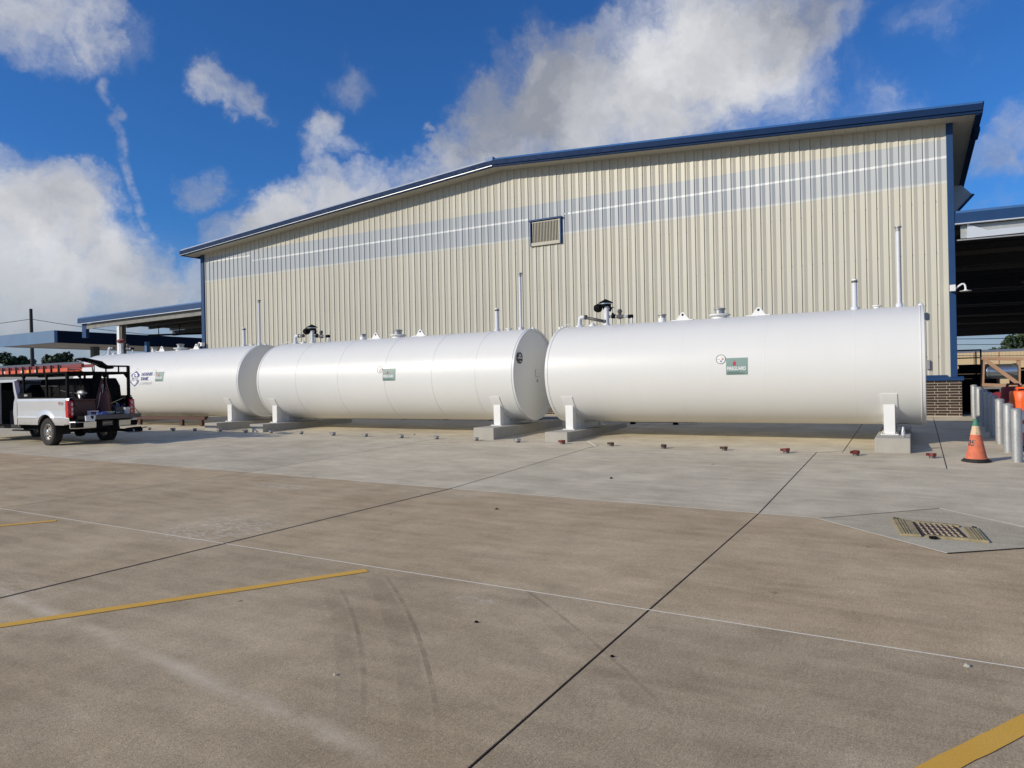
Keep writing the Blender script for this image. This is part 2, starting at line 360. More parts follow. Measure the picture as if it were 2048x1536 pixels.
def galvpost():
    b = NB('galvanized_post'); v = b.new('ShaderNodeTexVoronoi'); v.inputs['Scale'].default_value = 42; b.link(b.coord(), v.inputs['Vector'])
    c = b.mix(v.outputs['Distance'], (.36, .37, .37), (.48, .49, .48)); c = b.mix(b.rng(b.noise(5, 6, .7, b.map((1, 1, .4))), .5, .66, 0, .6), c, (.22, .21, .19))
    b.col(c); b.set(rough=.48, metal=.45); return b.m
M_galvpost = galvpost()
def brickmat():
    b = NB('brown_brick'); oi = b.new('ShaderNodeObjectInfo')
    c = b.mix(oi.outputs['Random'], (.03, .017, .012), (.062, .033, .022)); c = b.mix(b.rng(b.noise(45, 6, .7), .4, .7), c, (.045, .034, .03))
    b.col(c); b.set(rough=.85); b.bump(b.noise(60, 5), .6, .004); return b.m
M_brick = brickmat()
M_mortar = simple('mortar', (.62, .54, .42), .95, var=.12, scale=30, bump=.4)
M_orange = simple('cone_orange', (.60, .155, .08), .8, var=.4, scale=9, bump=.1)
M_fadecream = simple('cone_faded_collar', (.62, .45, .28), .7, var=.2, scale=9)
M_green = simple('cone_green_tip', (.045, .20, .13), .6, var=.2, scale=9)
M_rubber = simple('black_rubber', (.02, .02, .02), .8, var=.4, scale=15, bump=.3)
M_drum = simple('drum_orange', (.85, .12, .015), .45, var=.1, scale=4)
M_reflect = simple('drum_white_band', (.78, .78, .76), .4, var=.06)
M_netting = simple('dark_red_netting', (.22, .018, .022), .7, var=.4, scale=15)
M_wood = None
def woodmat():
    b = NB('pallet_wood'); n = b.noise(1, 6, .65, b.map((3, 22, 22))); c = b.mix(n, (.30, .17, .095), (.50, .32, .20)); b.col(c); b.set(rough=.8); b.bump(n, .4, .004); return b.m
M_wood = woodmat()
M_steel = simple('bright_steel', (.40, .45, .50), .22, metal=.85, var=.15, scale=5)
M_fence = simple('tan_fence', (.56, .43, .25), .7, var=.1, scale=1)
M_roofgrey = simple('grey_roof', (.21, .22, .23), .7, var=.12, scale=.4)
M_pole = simple('pole_wood', (.05, .045, .045), .9, var=.3, scale=8)
M_wire = simple('wire_black', (.015, .015, .017), .6)
M_canopyunder = simple('canopy_under', (.60, .57, .50), .6, var=.05)
M_canopyblue = simple('gas_canopy_blue', (.12, .20, .32), .4, var=.08, scale=.4)
def truckpaint():
    b = NB('silver_truck_paint'); sx = b.new('ShaderNodeSeparateXYZ'); b.link(b.coord('Object'), sx.inputs[0]); Z = sx.outputs[2]
    c = b.mix(b.noise(2, 3), (.60, .61, .62), (.66, .67, .68))
    dirt = b.mth('MULTIPLY', b.rng(b.mth('ADD', Z, b.mth('MULTIPLY', b.noise(4, 5), .35)), 1.15, .70), b.rng(b.noise(9, 5, .7), .3, .65, .2, .75))
    c = b.mix(dirt, c, (.30, .25, .19)); b.col(c); b.set(rough=b.rng(dirt, 0, 1, .28, .7), metal=.25, coat=.5); return b.m
M_silver = truckpaint()
M_rim = simple('steel_rim', (.50, .47, .42), .4, metal=.3, var=.3, scale=9)
M_well = simple('wheel_well_dark', (.01, .01, .01), .9)
M_chrome = simple('chrome', (.62, .62, .60), .22, metal=.85, var=.12, scale=5)
M_tyre = simple('tyre_rubber', (.022, .02, .019), .85, var=.35, scale=18, bump=.4)
M_lamp = simple('tail_lamp_red', (.55, .008, .012), .2, var=.15, coat=.8)
M_lampw = simple('tail_lamp_clear', (.72, .55, .55), .2, var=.1, coat=.5)
M_laddero = simple('ladder_orange', (.62, .09, .03), .5, var=.15, scale=8)
M_ladderr = simple('ladder_red', (.20, .015, .018), .5, var=.2, scale=8)
M_amber = simple('amber_sticker', (.80, .42, .03), .5)
M_hose = simple('dark_red_hose', (.075, .012, .012), .5, var=.4, scale=10)
M_brown = simple('brown_box_cover', (.085, .033, .026), .6, var=.3, scale=8)
M_cloth = simple('blue_cloth', (.13, .16, .36), .9, var=.3, scale=18, bump=.4)
M_pale = simple('pale_plastic', (.70, .72, .72), .5, var=.1)
M_straw = simple('straw_yellow', (.62, .56, .26), .7, var=.3, scale=25)
M_teal = simple('decal_grey_green', (.20, .30, .27), .5, var=.06)
M_tealdk = simple('decal_small_print', (.07, .13, .12), .6)
M_flame = simple('decal_flame_red', (.42, .03, .075), .5, var=.15)
M_dwhite = simple('decal_white', (.80, .80, .80), .5, var=.02)
M_dblue = simple('decal_blue', (.02, .035, .20), .5)
M_dgrey = simple('decal_silver_grey', (.30, .31, .34), .5, var=.2)
M_dgrey2 = simple('decal_light_grey', (.56, .57, .60), .5, var=.1)
M_dyel = simple('decal_yellow', (.78, .70, .22), .5)
M_dblack = simple('decal_black', (.02, .02, .025), .45)
M_olive = simple('mastic_olive', (.33, .27, .15), .85, var=.7, scale=16, bump=.5)
M_litbar = simple('sunlit_bar_top', (.46, .38, .28), .7, var=.25, scale=30)  # pale tone is sunlight on the grate bar tops, put into the colour
M_iron = simple('cast_iron_brown', (.065, .038, .03), .7, var=.4, scale=30, bump=.4)
M_leafm = None
def leafmat():
    b = NB('leaf_green'); oi = b.noise(2.2, 4); b.col(b.mix(oi, (.018, .035, .012), (.06, .095, .03))); b.set(rough=.6); return b.m
M_leaf = leafmat()
M_bark = simple('bark', (.07, .055, .045), .9, var=.3, scale=9, bump=.4)
M_dark = simple('dark_interior', (.012, .013, .014), .8, var=.3)
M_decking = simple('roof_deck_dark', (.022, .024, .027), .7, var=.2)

# ================================================================== SETTING
# ground sheet out to the horizon
mb = MB()
xs = [-1500, -700, -300, -140, -80]+[-60+6*i for i in range(13)]+[18, 30, 60, 150, 400, 900]
ys = [-900, -300, -100, -30, -8, 0, 5, 9.05, 14, 19, 24, 30, 45, 80, 150, 300, 700, 1600]
vs = [(x, y, gz(x, y)-.07-.0*abs(x)) for y in ys for x in xs]; nx = len(xs)
fs = [(j*nx+i, j*nx+i+1, (j+1)*nx+i+1, (j+1)*nx+i) for j in range(len(ys)-1) for i in range(nx-1)]
mb.add(vs, fs); struct('ground', mb, M_ground)

# concrete apron: every slab a piece of its own, joints between them
apron = bpy.data.objects.new('concrete_apron', None); COL.objects.link(apron); apron['kind'] = 'structure'
G = .009
def slab(x0, x1, y0, y1, mat, name='slab', n=4):
    mb = MB(); H = .12
    def f(u, v):
        x = x0+(x1-x0)*u; y = y0+(y1-y0)*v; return (x, y, gz(x, y))
    mb.grid(f, n, n)
    ring = [(u/n, 0) for u in range(n)]+[(1, v/n) for v in range(n)]+[(1-u/n, 1) for u in range(n)]+[(0, 1-v/n) for v in range(n)]
    top = [f(*r) for r in ring]; bot = [(p[0], p[1], p[2]-.05) for p in top]; k = len(ring)
    mb.add(top+bot, [(i, (i+1) % k, (i+1) % k+k, i+k) for i in range(k)])
    return mb.build(name, mat, apron)
XJ = [-1.70+4.575*i for i in range(-14, 5)]
YJ = [-11.5, -7.4, -3.3, .83, 4.93, 9.08]
for j in range(len(YJ)-1):
    for i in range(len(XJ)-1):
        slab(XJ[i]+G, XJ[i+1]-G, YJ[j]+.005, YJ[j+1]-.005, M_old)
XM = XJ
for i in range(len(XM)-1):
    if abs(XM[i]+1.70) < .01:      # the bay with the extra joint beside the last footing
        slab(XM[i]+.005, XM[i+1]-.005, 9.09, 13.5, M_new); slab(XM[i]+.005, .415, 13.501, 15.0, M_new); slab(.427, XM[i+1]-.005, 13.501, 15.0, M_new)
    else: slab(XM[i]+.005, XM[i+1]-.005, 9.09, 15.0, M_new)
XB = [x for x in XJ if x < -8]+[-6.28, -1.25, .421, 7.45]
XB = [x-.57 if -11 < x < -10 else x for x in XB]; XB[XB.index(-6.28)] = -6.85
XB = sorted(XB+[12.0])
for i in range(len(XB)-1):
    slab(XB[i]+.005, XB[i+1]-.005, 15.003, 24.6, M_new)
# joint fillers
def filler(pts, w, mat, dz=-.004, name='joint_sealant'):
    mb = MB()
    for k in range(len(pts)-1):
        a = Vector(pts[k]); b = Vector(pts[k+1]); n = 12; d = (b-a).normalized(); p = Vector((-d.y, d.x))*w/2
        def f(u, v): q = a+(b-a)*u+p*(2*v-1); return (q.x, q.y, gz(q.x, q.y)+dz)
        mb.grid(f, n, 1)
    return mb.build(name, mat, apron)
for x in XJ[4:]:
    thin = abs(x+10.85) < .1
    filler([(x, -11), (x, 9.09)], .03 if not thin else .02, M_jdark, (.0015 if abs(x+6.28) < .1 else -.008) if not thin else -.004)
for y in YJ[1:]: filler([(XJ[0], y), (XJ[-1], y)], .016, M_jpale, .001 if y > 4 else -.002)
for x in (-6.28, -1.70): filler([(x, 9.09), (x, 15.0)], .016, M_jdark, .0015)
filler([(-10.85, 9.09), (-10.85, 15)], .01, M_jdark, .0015)
filler([(.421, 13.5), (.421, 22.6)], .016, M_jdark, .0015)
filler([(-1.25, 15.33), (-1.25, 24)], .016, M_jdark, .0015)
filler([(-1.68, 14.93), (-1.25, 15.33)], .012, M_jdark, .002)
filler([(-6.25, 14.75), (-6.85, 15.66)], .035, M_jpale, .002)
filler([(-30, 15.0), (7, 15.0)], .005, M_jdark, .001)
filler([(-6.85, 15.66), (-6.85, 24)], .01, M_jdark, .0015)

# painted parking lines
def stripe(x, y, ln=6.5, w=.105):
    d = Vector((-.497, -.868)); p = Vector((.868, -.497))*w/2; a = Vector((x, y)); mb = MB()
    rr = random.Random(int(x*100)); n = 60
    L_ = [a+d*ln*i/n+p*(1+rr.uniform(-.07, .07)) for i in range(n+1)]; R_ = [a+d*ln*i/n-p*(1+rr.uniform(-.07, .07)) for i in range(n+1)]
    vs = [(q.x, q.y, gz(q.x, q.y)+.004) for q in L_+R_]
    mb.add(vs, [(i, i+1, i+n+2, i+n+1) for i in range(n)]); return mb
for x, lab in ((.80, 'yellow parking line nearest the drain, in the bottom right corner'), (-4.24, 'long yellow parking line in the left foreground'), (-9.2, 'short yellow parking line farthest left, behind the long one')):
    o = stripe(x, 4.80).build('parking_line', M_yellow); tag(o, lab, 'road marking', 'yellow angled parking lines')

# drain inlet: diamond slab with grate
inl = thing('storm_drain', 'rusty olive drain grate set in a diamond of grey concrete', 'drain', (.17, 8.83, -.01))
C4 = [(-1.20, .18), (.06, 1.30), (1.36, .07), (.06, -1.06)]
def gl(x, y): return gz(x+.17, y+8.83)+.01
mb = MB(); n = 10
def f(u, v):
    a = Vector(C4[0])*(1-u)+Vector(C4[1])*u; b = Vector(C4[3])*(1-u)+Vector(C4[2])*u; q = a*(1-v)+b*v; return (q.x, q.y, gl(q.x, q.y)+.005)
mb.grid(f, n, n); mb.build('concrete_collar', M_inlet, inl)
def istrip(a, b, w, mat, dz=.009):
    mb = MB(); a, b = Vector(a), Vector(b); d = (b-a).normalized(); p = Vector((-d.y, d.x))*w/2
    def f(u, v): q = a+(b-a)*u+p*(2*v-1); return (q.x, q.y, gl(q.x, q.y)+dz)
    mb.grid(f, 8, 1); mb.build('joint_sealant', mat, inl)
istrip(C4[0], C4[1], .016, M_jdark); istrip(C4[3], C4[2], .018, M_jdark); istrip(C4[1], C4[2], .022, M_jpale); istrip(C4[0], C4[3], .026, M_jpale)
# frame local corners
def quad_local(pts): return [(p[0]-.17, p[1]-8.83) for p in pts]
FQ = quad_local([(-.25, 9.26), (-.15, 8.41), (.60, 8.44), (.55, 9.18)])
IQ = quad_local([(-.05, 9.17), (.03, 8.54), (.45, 8.54), (.36, 9.16)])
def qmap(Q, u, v):
    a = Vector(Q[0])*(1-u)+Vector(Q[3])*u; b = Vector(Q[1])*(1-u)+Vector(Q[2])*u; return a*(1-v)+b*v
def patch(Q, u0, u1, v0, v1, z0, z1, mb, jit=0):
    c = [qmap(Q, u, v) for u, v in ((u0, v0), (u1, v0), (u1, v1), (u0, v1))]
    c = [(q.x+random.uniform(-jit, jit), q.y+random.uniform(-jit, jit)) for q in c]
    b = [(q[0], q[1], gl(*q)+z0) for q in c]; t = [(q[0], q[1], gl(*q)+z1) for q in c]
    mb.add(b+t, [(0, 1, 2, 3), (7, 6, 5, 4)]+[(i, (i+1) % 4, (i+1) % 4+4, i+4) for i in range(4)])
mb = MB(); patch(IQ, 0, 1, 0, 1, .006, .009, mb); mb.build('pit_floor', M_iron, inl)
for (u0, u1, v0, v1) in ((0, .24, 0, .98), (.82, 1, .12, 1), (.26, .8, 0, .09), (.30, .84, .88, .98)):
    mb = MB(); patch(FQ, u0, u1, v0, v1, .004, .028, mb, .012); bev(mb.build('frame_plate', M_olive, inl), .006)
for k in range(3):
    mb = MB(); patch(FQ, .03+.035*k, .045+.035*k, .03, .95, .028, .036, mb); mb.build('frame_rib', M_olive, inl)
    mb = MB(); patch(FQ, .88+.035*k, .895+.035*k, .2, .97, .028, .036, mb); mb.build('frame_rib', M_olive, inl)
for k in range(8):
    mb = MB(); u = k/8+.015; patch(IQ, u, u+.022, 0, 1, .009, .024, mb); mb.build('grate_bar', M_iron, inl)
for k in range(7):  # pale pieces painted as the sunlit tops of the bars
    for q in range(4):
        u = .045+k*.128; v = .05+q*.24; mb = MB()
        c = [qmap(IQ, u, v), qmap(IQ, u+.075, v+.0), qmap(IQ, u+.085, v+.13), qmap(IQ, u+.055, v+.12)]
        lo = [(p.x, p.y, gl(p.x, p.y)+.009) for p in c]; hi = [(p.x, p.y, gl(p.x, p.y)+.020) for p in c]
        mb.add(lo+hi, [(0, 1, 2, 3), (7, 6, 5, 4)]+[(i, (i+1) % 4, (i+1) % 4+4, i+4) for i in range(4)]); mb.build('lit_bar_top', M_litbar, inl)
for (u, v) in ((.02, -.04), (.93, .06), (.33, 1.0)):
    mb = MB(); patch(FQ, u, u+.07, v, v+.07, .006, .03, mb, .012); mb.build('tar_lump', M_black, inl)

# ================================================================== BIG BUILDING
WX0, WX1, RX, WY = -31.88, .89, -13.9, 24.0
def soff(x):
    return 8.60+(9.97-8.60)*(x-WX0)/(RX-WX0) if x < RX else 8.88+(9.97-8.88)*(WX1-x)/(WX1-RX)
bld = thing('warehouse', 'long cream ribbed metal building with blue trim and shallow gable roof', 'building', (0, 0, 0))
PER = (WX1-WX0)/108
PROF = [(0, .030), (.072, .0), (.235, .022), (.56, .003), (1.0, .030)]
def ribbed(x0, nper, zb, ztf, yoff=0, thick=0):
    """cream cladding strip: nper ribs from x0, bottom zb, top function"""
    pts = []
    for p in range(nper):
        for (u, h) in PROF[:-1]: pts.append((x0+(p+u)*PER, h))
    pts.append((x0+nper*PER, PROF[0][1]))
    mb = MB(); n = len(pts)
    vs = [(x, WY-h-yoff, zb) for x, h in pts]+[(x, WY-h-yoff, ztf(x)) for x, h in pts]
    mb.add(vs, [(i, i+1, n+i+1, n+i) for i in range(n-1)]); return mb
for i in range(36):
    x0 = WX0+i*3*PER
    ribbed(x0, 3, 1.60, lambda x: 7.20).build('siding_panel', M_siding, bld)
    ribbed(x0, 3, 8.43, lambda x: soff(x)).build('siding_panel', M_siding, bld)
    ribbed(x0, 3, 7.18, lambda x: 8.45, .003).build('skylight_panel', M_sky, bld)
    z = 7.93 if i > 3 else 8.20
    if i == 21: continue
    ribbed(x0+(.3*PER if i == 4 else 1.9*PER if i == 22 else 0), 1 if i == 22 else 3, z-.036, lambda x: z+.036, .006).build('bright_band', M_tape, bld)
# laps and rows of screws
mb = MB()
for z in (2.2, 3.7, 5.2, 6.7, 8.9):
    for p in range(108):
        x = WX0+(p+.035)*PER
        if z > soff(x)-.2: continue
        mb.box((x-.006, WY-.036, z-.008), (x+.008, WY-.028, z+.008))
o = mb.build('screw_heads', M_dkgrey, bld); o['kind'] = 'stuff'
# body behind the cladding
mb = MB(); mb.prism([(WX0+.02, .3), (WX1+.12, .3), (WX1+.12, soff(WX1)-.03), (RX, 9.9), (WX0+.02, soff(WX0)-.03)], 'y', 24.04, 33.0); mb.build('wall', M_siding, bld)
# corner trims, base flashing, brick wainscot
for (a, b_) in ((WX0-.03, WX0+.21), (WX1-.005, WX1+.165)):
    mb = MB(); mb.box((a, 23.93, 1.58), (b_, 24.10, soff(clamp(a, WX0, WX1))-.01)); bev(mb.build('corner_trim', M_blue, bld), .01)
mb = MB(); mb.prism([(23.80, 1.50), (23.80, 1.555), (23.90, 1.60), (24.03, 1.62), (24.03, 1.50)], 'x', WX0-.05, 1.20); mb.build('base_trim', M_blue, bld)
mb = MB(); mb.prism([(23.93, 1.605), (23.93, 1.66), (23.965, 1.66), (23.965, 1.605)], 'x', WX0+.22, .80); mb.build('base_trim', M_blue, bld)
mb = MB(); mb.box((WX0, 23.8565, .2), (1.142, 24.03, 1.50)); mb.build('mortar_bed', M_mortar, bld)
BW, BH, J = .300, .0785, .0135
far = MB()
for r in range(13):
    z = .487+r*BH; off = (r % 2)*.11-.02
    x = 1.15
    first = True
    while x > WX0:
        w = (.075 if r % 2 == 0 else .30) if first else BW
        first = False
        x0 = max(x-w, WX0)
        jit = random.uniform(-.002, .003)
        if x > -1.6:
            mb = MB(); mb.box((x0+J/2 if x < 1.14 else x0+J/2, 23.85-jit, z+J/2), (x-J/2 if x < 1.14 else x, 23.90, z+BH-J/2)); mb.build('brick', M_brick, bld)
        else: far.box((x0+J/2, 23.85-jit, z+J/2), (x-J/2, 23.90, z+BH-J/2))
        x = x0 if x0 > WX0 else WX0-1
        if x < WX0: break
o = far.build('brick', M_brick, bld); o['kind'] = 'stuff'
mb = MB(); mb.box((1.145, 23.852, .2), (1.15, 24.1, 1.5)); mb.build('brick_return', M_brick, bld)
# roof with rakes
OV = .70; YF = WY-OV
def roofz(x): return soff(x)
EL, ER = -32.60, 1.73
def sl(x):
    return 8.60+(x-WX0)*(9.97-8.60)/(RX-WX0) if x < RX else 9.97-(x-RX)*(9.97-8.88)/(WX1-RX)
for (xa, xb, side) in ((EL, RX, 'l'), (RX, ER, 'r')):
    za, zb = sl(xa), sl(xb)
    fh = .27
    # fascia : lower step, main face, sloped cap
    def strip(y0, y1, d0, d1, name, mat):
        mb = MB(); vs = []
        for (x, z) in ((xa, za), (xb, zb)): vs += [(x, y0, z+d0), (x, y1, z+d0), (x, y1, z+d1), (x, y0, z+d1)]
        mb.add(vs, [(0, 1, 2, 3), (7, 6, 5, 4), (0, 4, 5, 1), (1, 5, 6, 2), (2, 6, 7, 3), (3, 7, 4, 0)]); return mb.build(name, mat, bld)
    strip(YF-.02, YF+.06, -.015, .055, 'fascia_lip', M_navy)
    strip(YF-.06, YF+.06, .058, .235, 'rake_fascia', M_navy)
    mb = MB(); vs = []
    for (x, z) in ((xa, za), (xb, zb)): vs += [(x, YF-.06, z+.238), (x, YF+.10, z+.238), (x, YF+.10, z+.325), (x, YF+.03, z+.325)]
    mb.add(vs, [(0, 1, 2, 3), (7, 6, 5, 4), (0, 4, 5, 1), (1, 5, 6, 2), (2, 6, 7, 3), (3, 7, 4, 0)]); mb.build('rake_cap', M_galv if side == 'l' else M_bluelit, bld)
    if side == 'l':
        strip(YF-.045, YF-.018, .025, .04, 'drip_edge', M_galv)  # pale strip paints the highlight along the soffit trim
    # soffit boards
    n = 60 if side == 'l' else 50
    mb = MB()
    for k in range(n):
        u0 = xa+(xb-xa)*k/n; u1 = xa+(xb-xa)*(k+1)/n-.006
        z0, z1 = sl(u0), sl(u1)
        mb.add([(u0, YF+.06, z0), (u1, YF+.06, z1), (u1, 24.03, z1), (u0, 24.03, z0), (u0, YF+.06, z0+.03), (u1, YF+.06, z1+.03), (u1, 24.03, z1+.03), (u0, 24.03, z0+.03)],
               [(0, 1, 2, 3), (7, 6, 5, 4), (0, 4, 5, 1), (1, 5, 6, 2), (2, 6, 7, 3), (3, 7, 4, 0)])
    mb.build('soffit', M_soffit, bld)
    strip(YF+.1, 33.0, .10, .30, 'roof', M_galv)
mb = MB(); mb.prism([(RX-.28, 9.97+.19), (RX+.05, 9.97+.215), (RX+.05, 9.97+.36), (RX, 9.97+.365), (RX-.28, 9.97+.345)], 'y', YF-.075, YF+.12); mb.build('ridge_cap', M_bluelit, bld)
# eave gutters along the depth
zr = sl(ER)
mb = MB(); mb.prism([(ER-.16, zr-.05), (ER, zr-.02), (ER+.04, zr+.30), (ER-.16, zr+.30)], 'y', YF+.0, 33.0); mb.build('gutter', M_navy, bld)
mb = MB(); mb.box((ER-.12, YF+1.2, zr-.12), (ER+.02, YF+2.2, zr-.02)); mb.build('gutter_box', M_navy, bld)
mb = MB(); mb.add([(WX1+.12, 24.05, zr+.02), (ER-.16, 24.05, zr+.02), (ER-.16, 33, zr+.02), (WX1+.12, 33, zr+.02), (WX1+.12, 24.05, zr+.06), (ER-.16, 24.05, zr+.06), (ER-.16, 33, zr+.06), (WX1+.12, 33, zr+.06)],
    [(0, 1, 2, 3), (7, 6, 5, 4), (0, 4, 5, 1), (1, 5, 6, 2), (2, 6, 7, 3), (3, 7, 4, 0)]); mb.build('soffit', M_soffit, bld)
zl = sl(EL)
mb = MB(); mb.prism([(EL+.14, zl-.03), (EL, zl-.0), (EL-.05, zl+.28), (EL+.14, zl+.28)], 'y', YF, 33.0); mb.build('gutter', M_navy, bld)
# louvred wall vent
mb = MB(); mb.box((-12.66, 23.90, 6.86), (-12.62, 23.98, 7.83)); mb.box((-11.40, 23.90, 6.86), (-11.36, 23.98, 7.83)); mb.build('vent_frame', M_blue, bld)
mb = MB(); mb.box((-12.70, 23.87, 7.80), (-11.32, 23.98, 7.86)); mb.build('vent_hood', M_blue, bld)
mb = MB(); mb.box((-12.61, 23.905, 6.87), (-11.41, 23.95, 6.99)); mb.box((-12.58, 23.915, 7.74), (-11.44, 23.94, 7.77)); mb.box((-11.44, 23.905, 6.992), (-11.405, 23.95, 7.79)); mb.build('vent_sill', M_soffit, bld)
mb = MB(); mb.box((-12.60, 23.955, 6.9), (-11.42, 23.962, 7.8)); mb.build('vent_back', M_decking, bld)
for k in range(18):
    x = -12.57+k*.0635
    mb = MB(); mb.prism([(x, 23.95), (x+.025, 23.915), (x+.045, 23.915), (x+.020, 23.952)], 'z', 6.995, 7.738); mb.build('louvre', M_soffit, bld)
mb = MB(); mb.box((.29, 23.90, 1.84), (.37, 23.965, 2.11)); mb.build('junction_box', M_grey, bld)
# side panel of the awning beyond the gutter end
mb = MB(); mb.prism([(1.30, 8.66), (1.60, 8.64), (1.95, 8.24), (1.38, 7.60), (1.30, 7.55)], 'y', 31.0, 31.06); mb.build('awning_side', simple('awning_pale', (.55, .60, .62), .4), bld)
mb = MB(); mb.tube([(1.97, 30.95, 8.25), (1.30, 30.95, 7.50)], .045, 6); mb.build('awning_arm', M_blue, bld)
# gooseneck lamps on the corner trims
def goose(x, z, dirn, lab):
    g = thing('wall_lamp', lab, 'lamp', (x, 23.93, z), group='white gooseneck lamps on the corner posts')
    mb = MB(); mb.box((-.07, -.19, -.09), (.07, 0, .09)); bev(mb.build('mount_box', M_white, g), .008)
    pts = [(dirn*.06, -.10, -.02), (dirn*.15, -.10, .05), (dirn*.22, -.10, .10), (dirn*.27, -.10, .10), (dirn*.30, -.10, .06), (dirn*.31, -.10, -.02), (dirn*.31, -.10, -.07)]
    mb = MB(); mb.tube(pts, .026, 10); mb.build('gooseneck_pipe', M_white, g)
    mb = MB(); mb.lathe([(.0, -.055), (.035, -.06), (.06, -.085), (.15, -.10), (.15, -.108), (0, -.105)], (dirn*.31, -.10, 0), 'z', 20); mb.build('lamp_shade', M_white, g)
    return g
goose(.97, 4.13, 1, 'white gooseneck lamp on the blue corner post at the right end')
goose(-31.75, 4.0, -1, 'small white gooseneck lamp on the far left blue corner post')

# ================================================================== LEAN-TO CANOPIES
def leanto(name, lab, x0, x1, y1, zt, zf, right):
    g = thing(name, lab, 'canopy', (0, 0, 0))
    def zz(x): return zt+(zf-zt)*((x-x0)/(x1-x0))
    def slabm(a, b, d0, d1, ya, yb, name, mat):
        mb = MB(); vs = []
        for x in (a, b): z = zz(x); vs += [(x, ya, z+d0), (x, yb, z+d0), (x, yb, z+d1), (x, ya, z+d1)]
        mb.add(vs, [(0, 1, 2, 3), (7, 6, 5, 4), (0, 4, 5, 1), (1, 5, 6, 2), (2, 6, 7, 3), (3, 7, 4, 0)]); return mb.build(name, mat, g)
    slabm(x0, x1, -.29, 0, 23.95, 24.07, 'fascia', M_blue)
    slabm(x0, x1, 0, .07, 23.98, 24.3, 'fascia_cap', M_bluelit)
    slabm(x0, x1, -.32, -.292, 23.92, 24.05, 'drip_edge', M_galv)
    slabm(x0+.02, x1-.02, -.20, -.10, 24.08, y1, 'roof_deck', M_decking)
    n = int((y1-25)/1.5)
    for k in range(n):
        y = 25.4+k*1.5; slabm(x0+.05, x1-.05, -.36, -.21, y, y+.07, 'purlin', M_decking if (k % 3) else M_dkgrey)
    return g, zz, slabm
g, zz, sm = leanto('open_bay_canopy', 'open sided lean-to roof on the right with dark steel underside', 1.06, 13.0, 74.0, 6.27, 6.10, True)
sm(1.2, 13, -.70, -.33, 24.12, 24.2, 'edge_beam', M_beam)
mb = MB(); mb.box((1.36, 24.05, 5.55), (13, 24.14, 5.72)); mb.prism([(1.36, 5.72), (1.36, 5.95), (1.85, 5.72)], 'y', 24.05, 24.11); mb.build('beam_flange', M_galv, g)
sm(1.1, 13, -.78, -.745, 24.0, 24.03, 'conduit', M_grey)
for k in range(6):
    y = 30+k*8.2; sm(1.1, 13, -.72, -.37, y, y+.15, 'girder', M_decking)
for (x, y, l) in ((5.1, 29, 2.2), (5.4, 36, 3)):
    mb = MB(); mb.box((x-l/2, y, 5.42), (x+l/2, y+.12, 5.50)); mb.tube([(x-l/2+.2, y, 5.5), (x-l/2+.2, y, 5.9)], .012, 5); mb.build('hanging_light', M_dkgrey, g)
for (x, y) in ((12.6, 24.4), (12.6, 45), (12.6, 72)):
    mb = MB(); mb.box((x-.12, y-.12, .4), (x+.12, y+.12, 5.6)); mb.build('post', M_beam, g)
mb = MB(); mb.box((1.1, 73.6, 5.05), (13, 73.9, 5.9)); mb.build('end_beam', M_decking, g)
M_beam = simple('galvanized_beam_dull', (.20, .20, .19), .7, metal=.1, var=.4, scale=2)
g, zz, sm = leanto('open_left_canopy', 'lean-to roof with blue fascia at the left end of the building', -43.2, -31.95, 62.0, 6.02, 6.17, False)
sm(-42.6, -32, -.62, -.33, 24.12, 24.2, 'edge_beam', M_beam)
mb = MB(); mb.box((-43.0, 24.1, 4.9), (-42.6, 24.3, 5.72)); mb.build('downspout_head', M_blue, g)
mb = MB(); mb.box((-39.70, 24.2, .3), (-39.48, 24.42, 5.5)); mb.build('post', M_white, g)
mb = MB(); mb.box((-39.47, 24.25, .3), (-39.3, 24.5, 5.5)); mb.build('post', M_dkgrey, g)
mb = MB(); mb.box((-39.9, 26, .3), (-39.7, 26.2, 4.6)); mb.build('post', M_bluelit, g)
for k in range(5):
    y = 30+k*7; sm(-43, -32, -.70, -.37, y, y+.15, 'girder', M_decking)
for (xa, xb, y, z) in ((-41, -33, 27, 5.0), (-40, -32.2, 31, 4.75), (-38, -32.2, 28.5, 4.62)):
    mb = MB(); mb.tube([(xa, y, z+.1), (xb, y, z-.15)], .06, 6)
    for k in range(4):
        x = xa+(xb-xa)*(k+.5)/4; mb.tube([(x, y, z), (x, y, 5.6)], .025, 5)
    mb.build('sprinkler_pipe', M_black, g)
mb = MB(); mb.box((-36.5, 30, 5.0), (-33.5, 32.2, 5.12)); mb.build('hanging_heater', M_soffit, g)

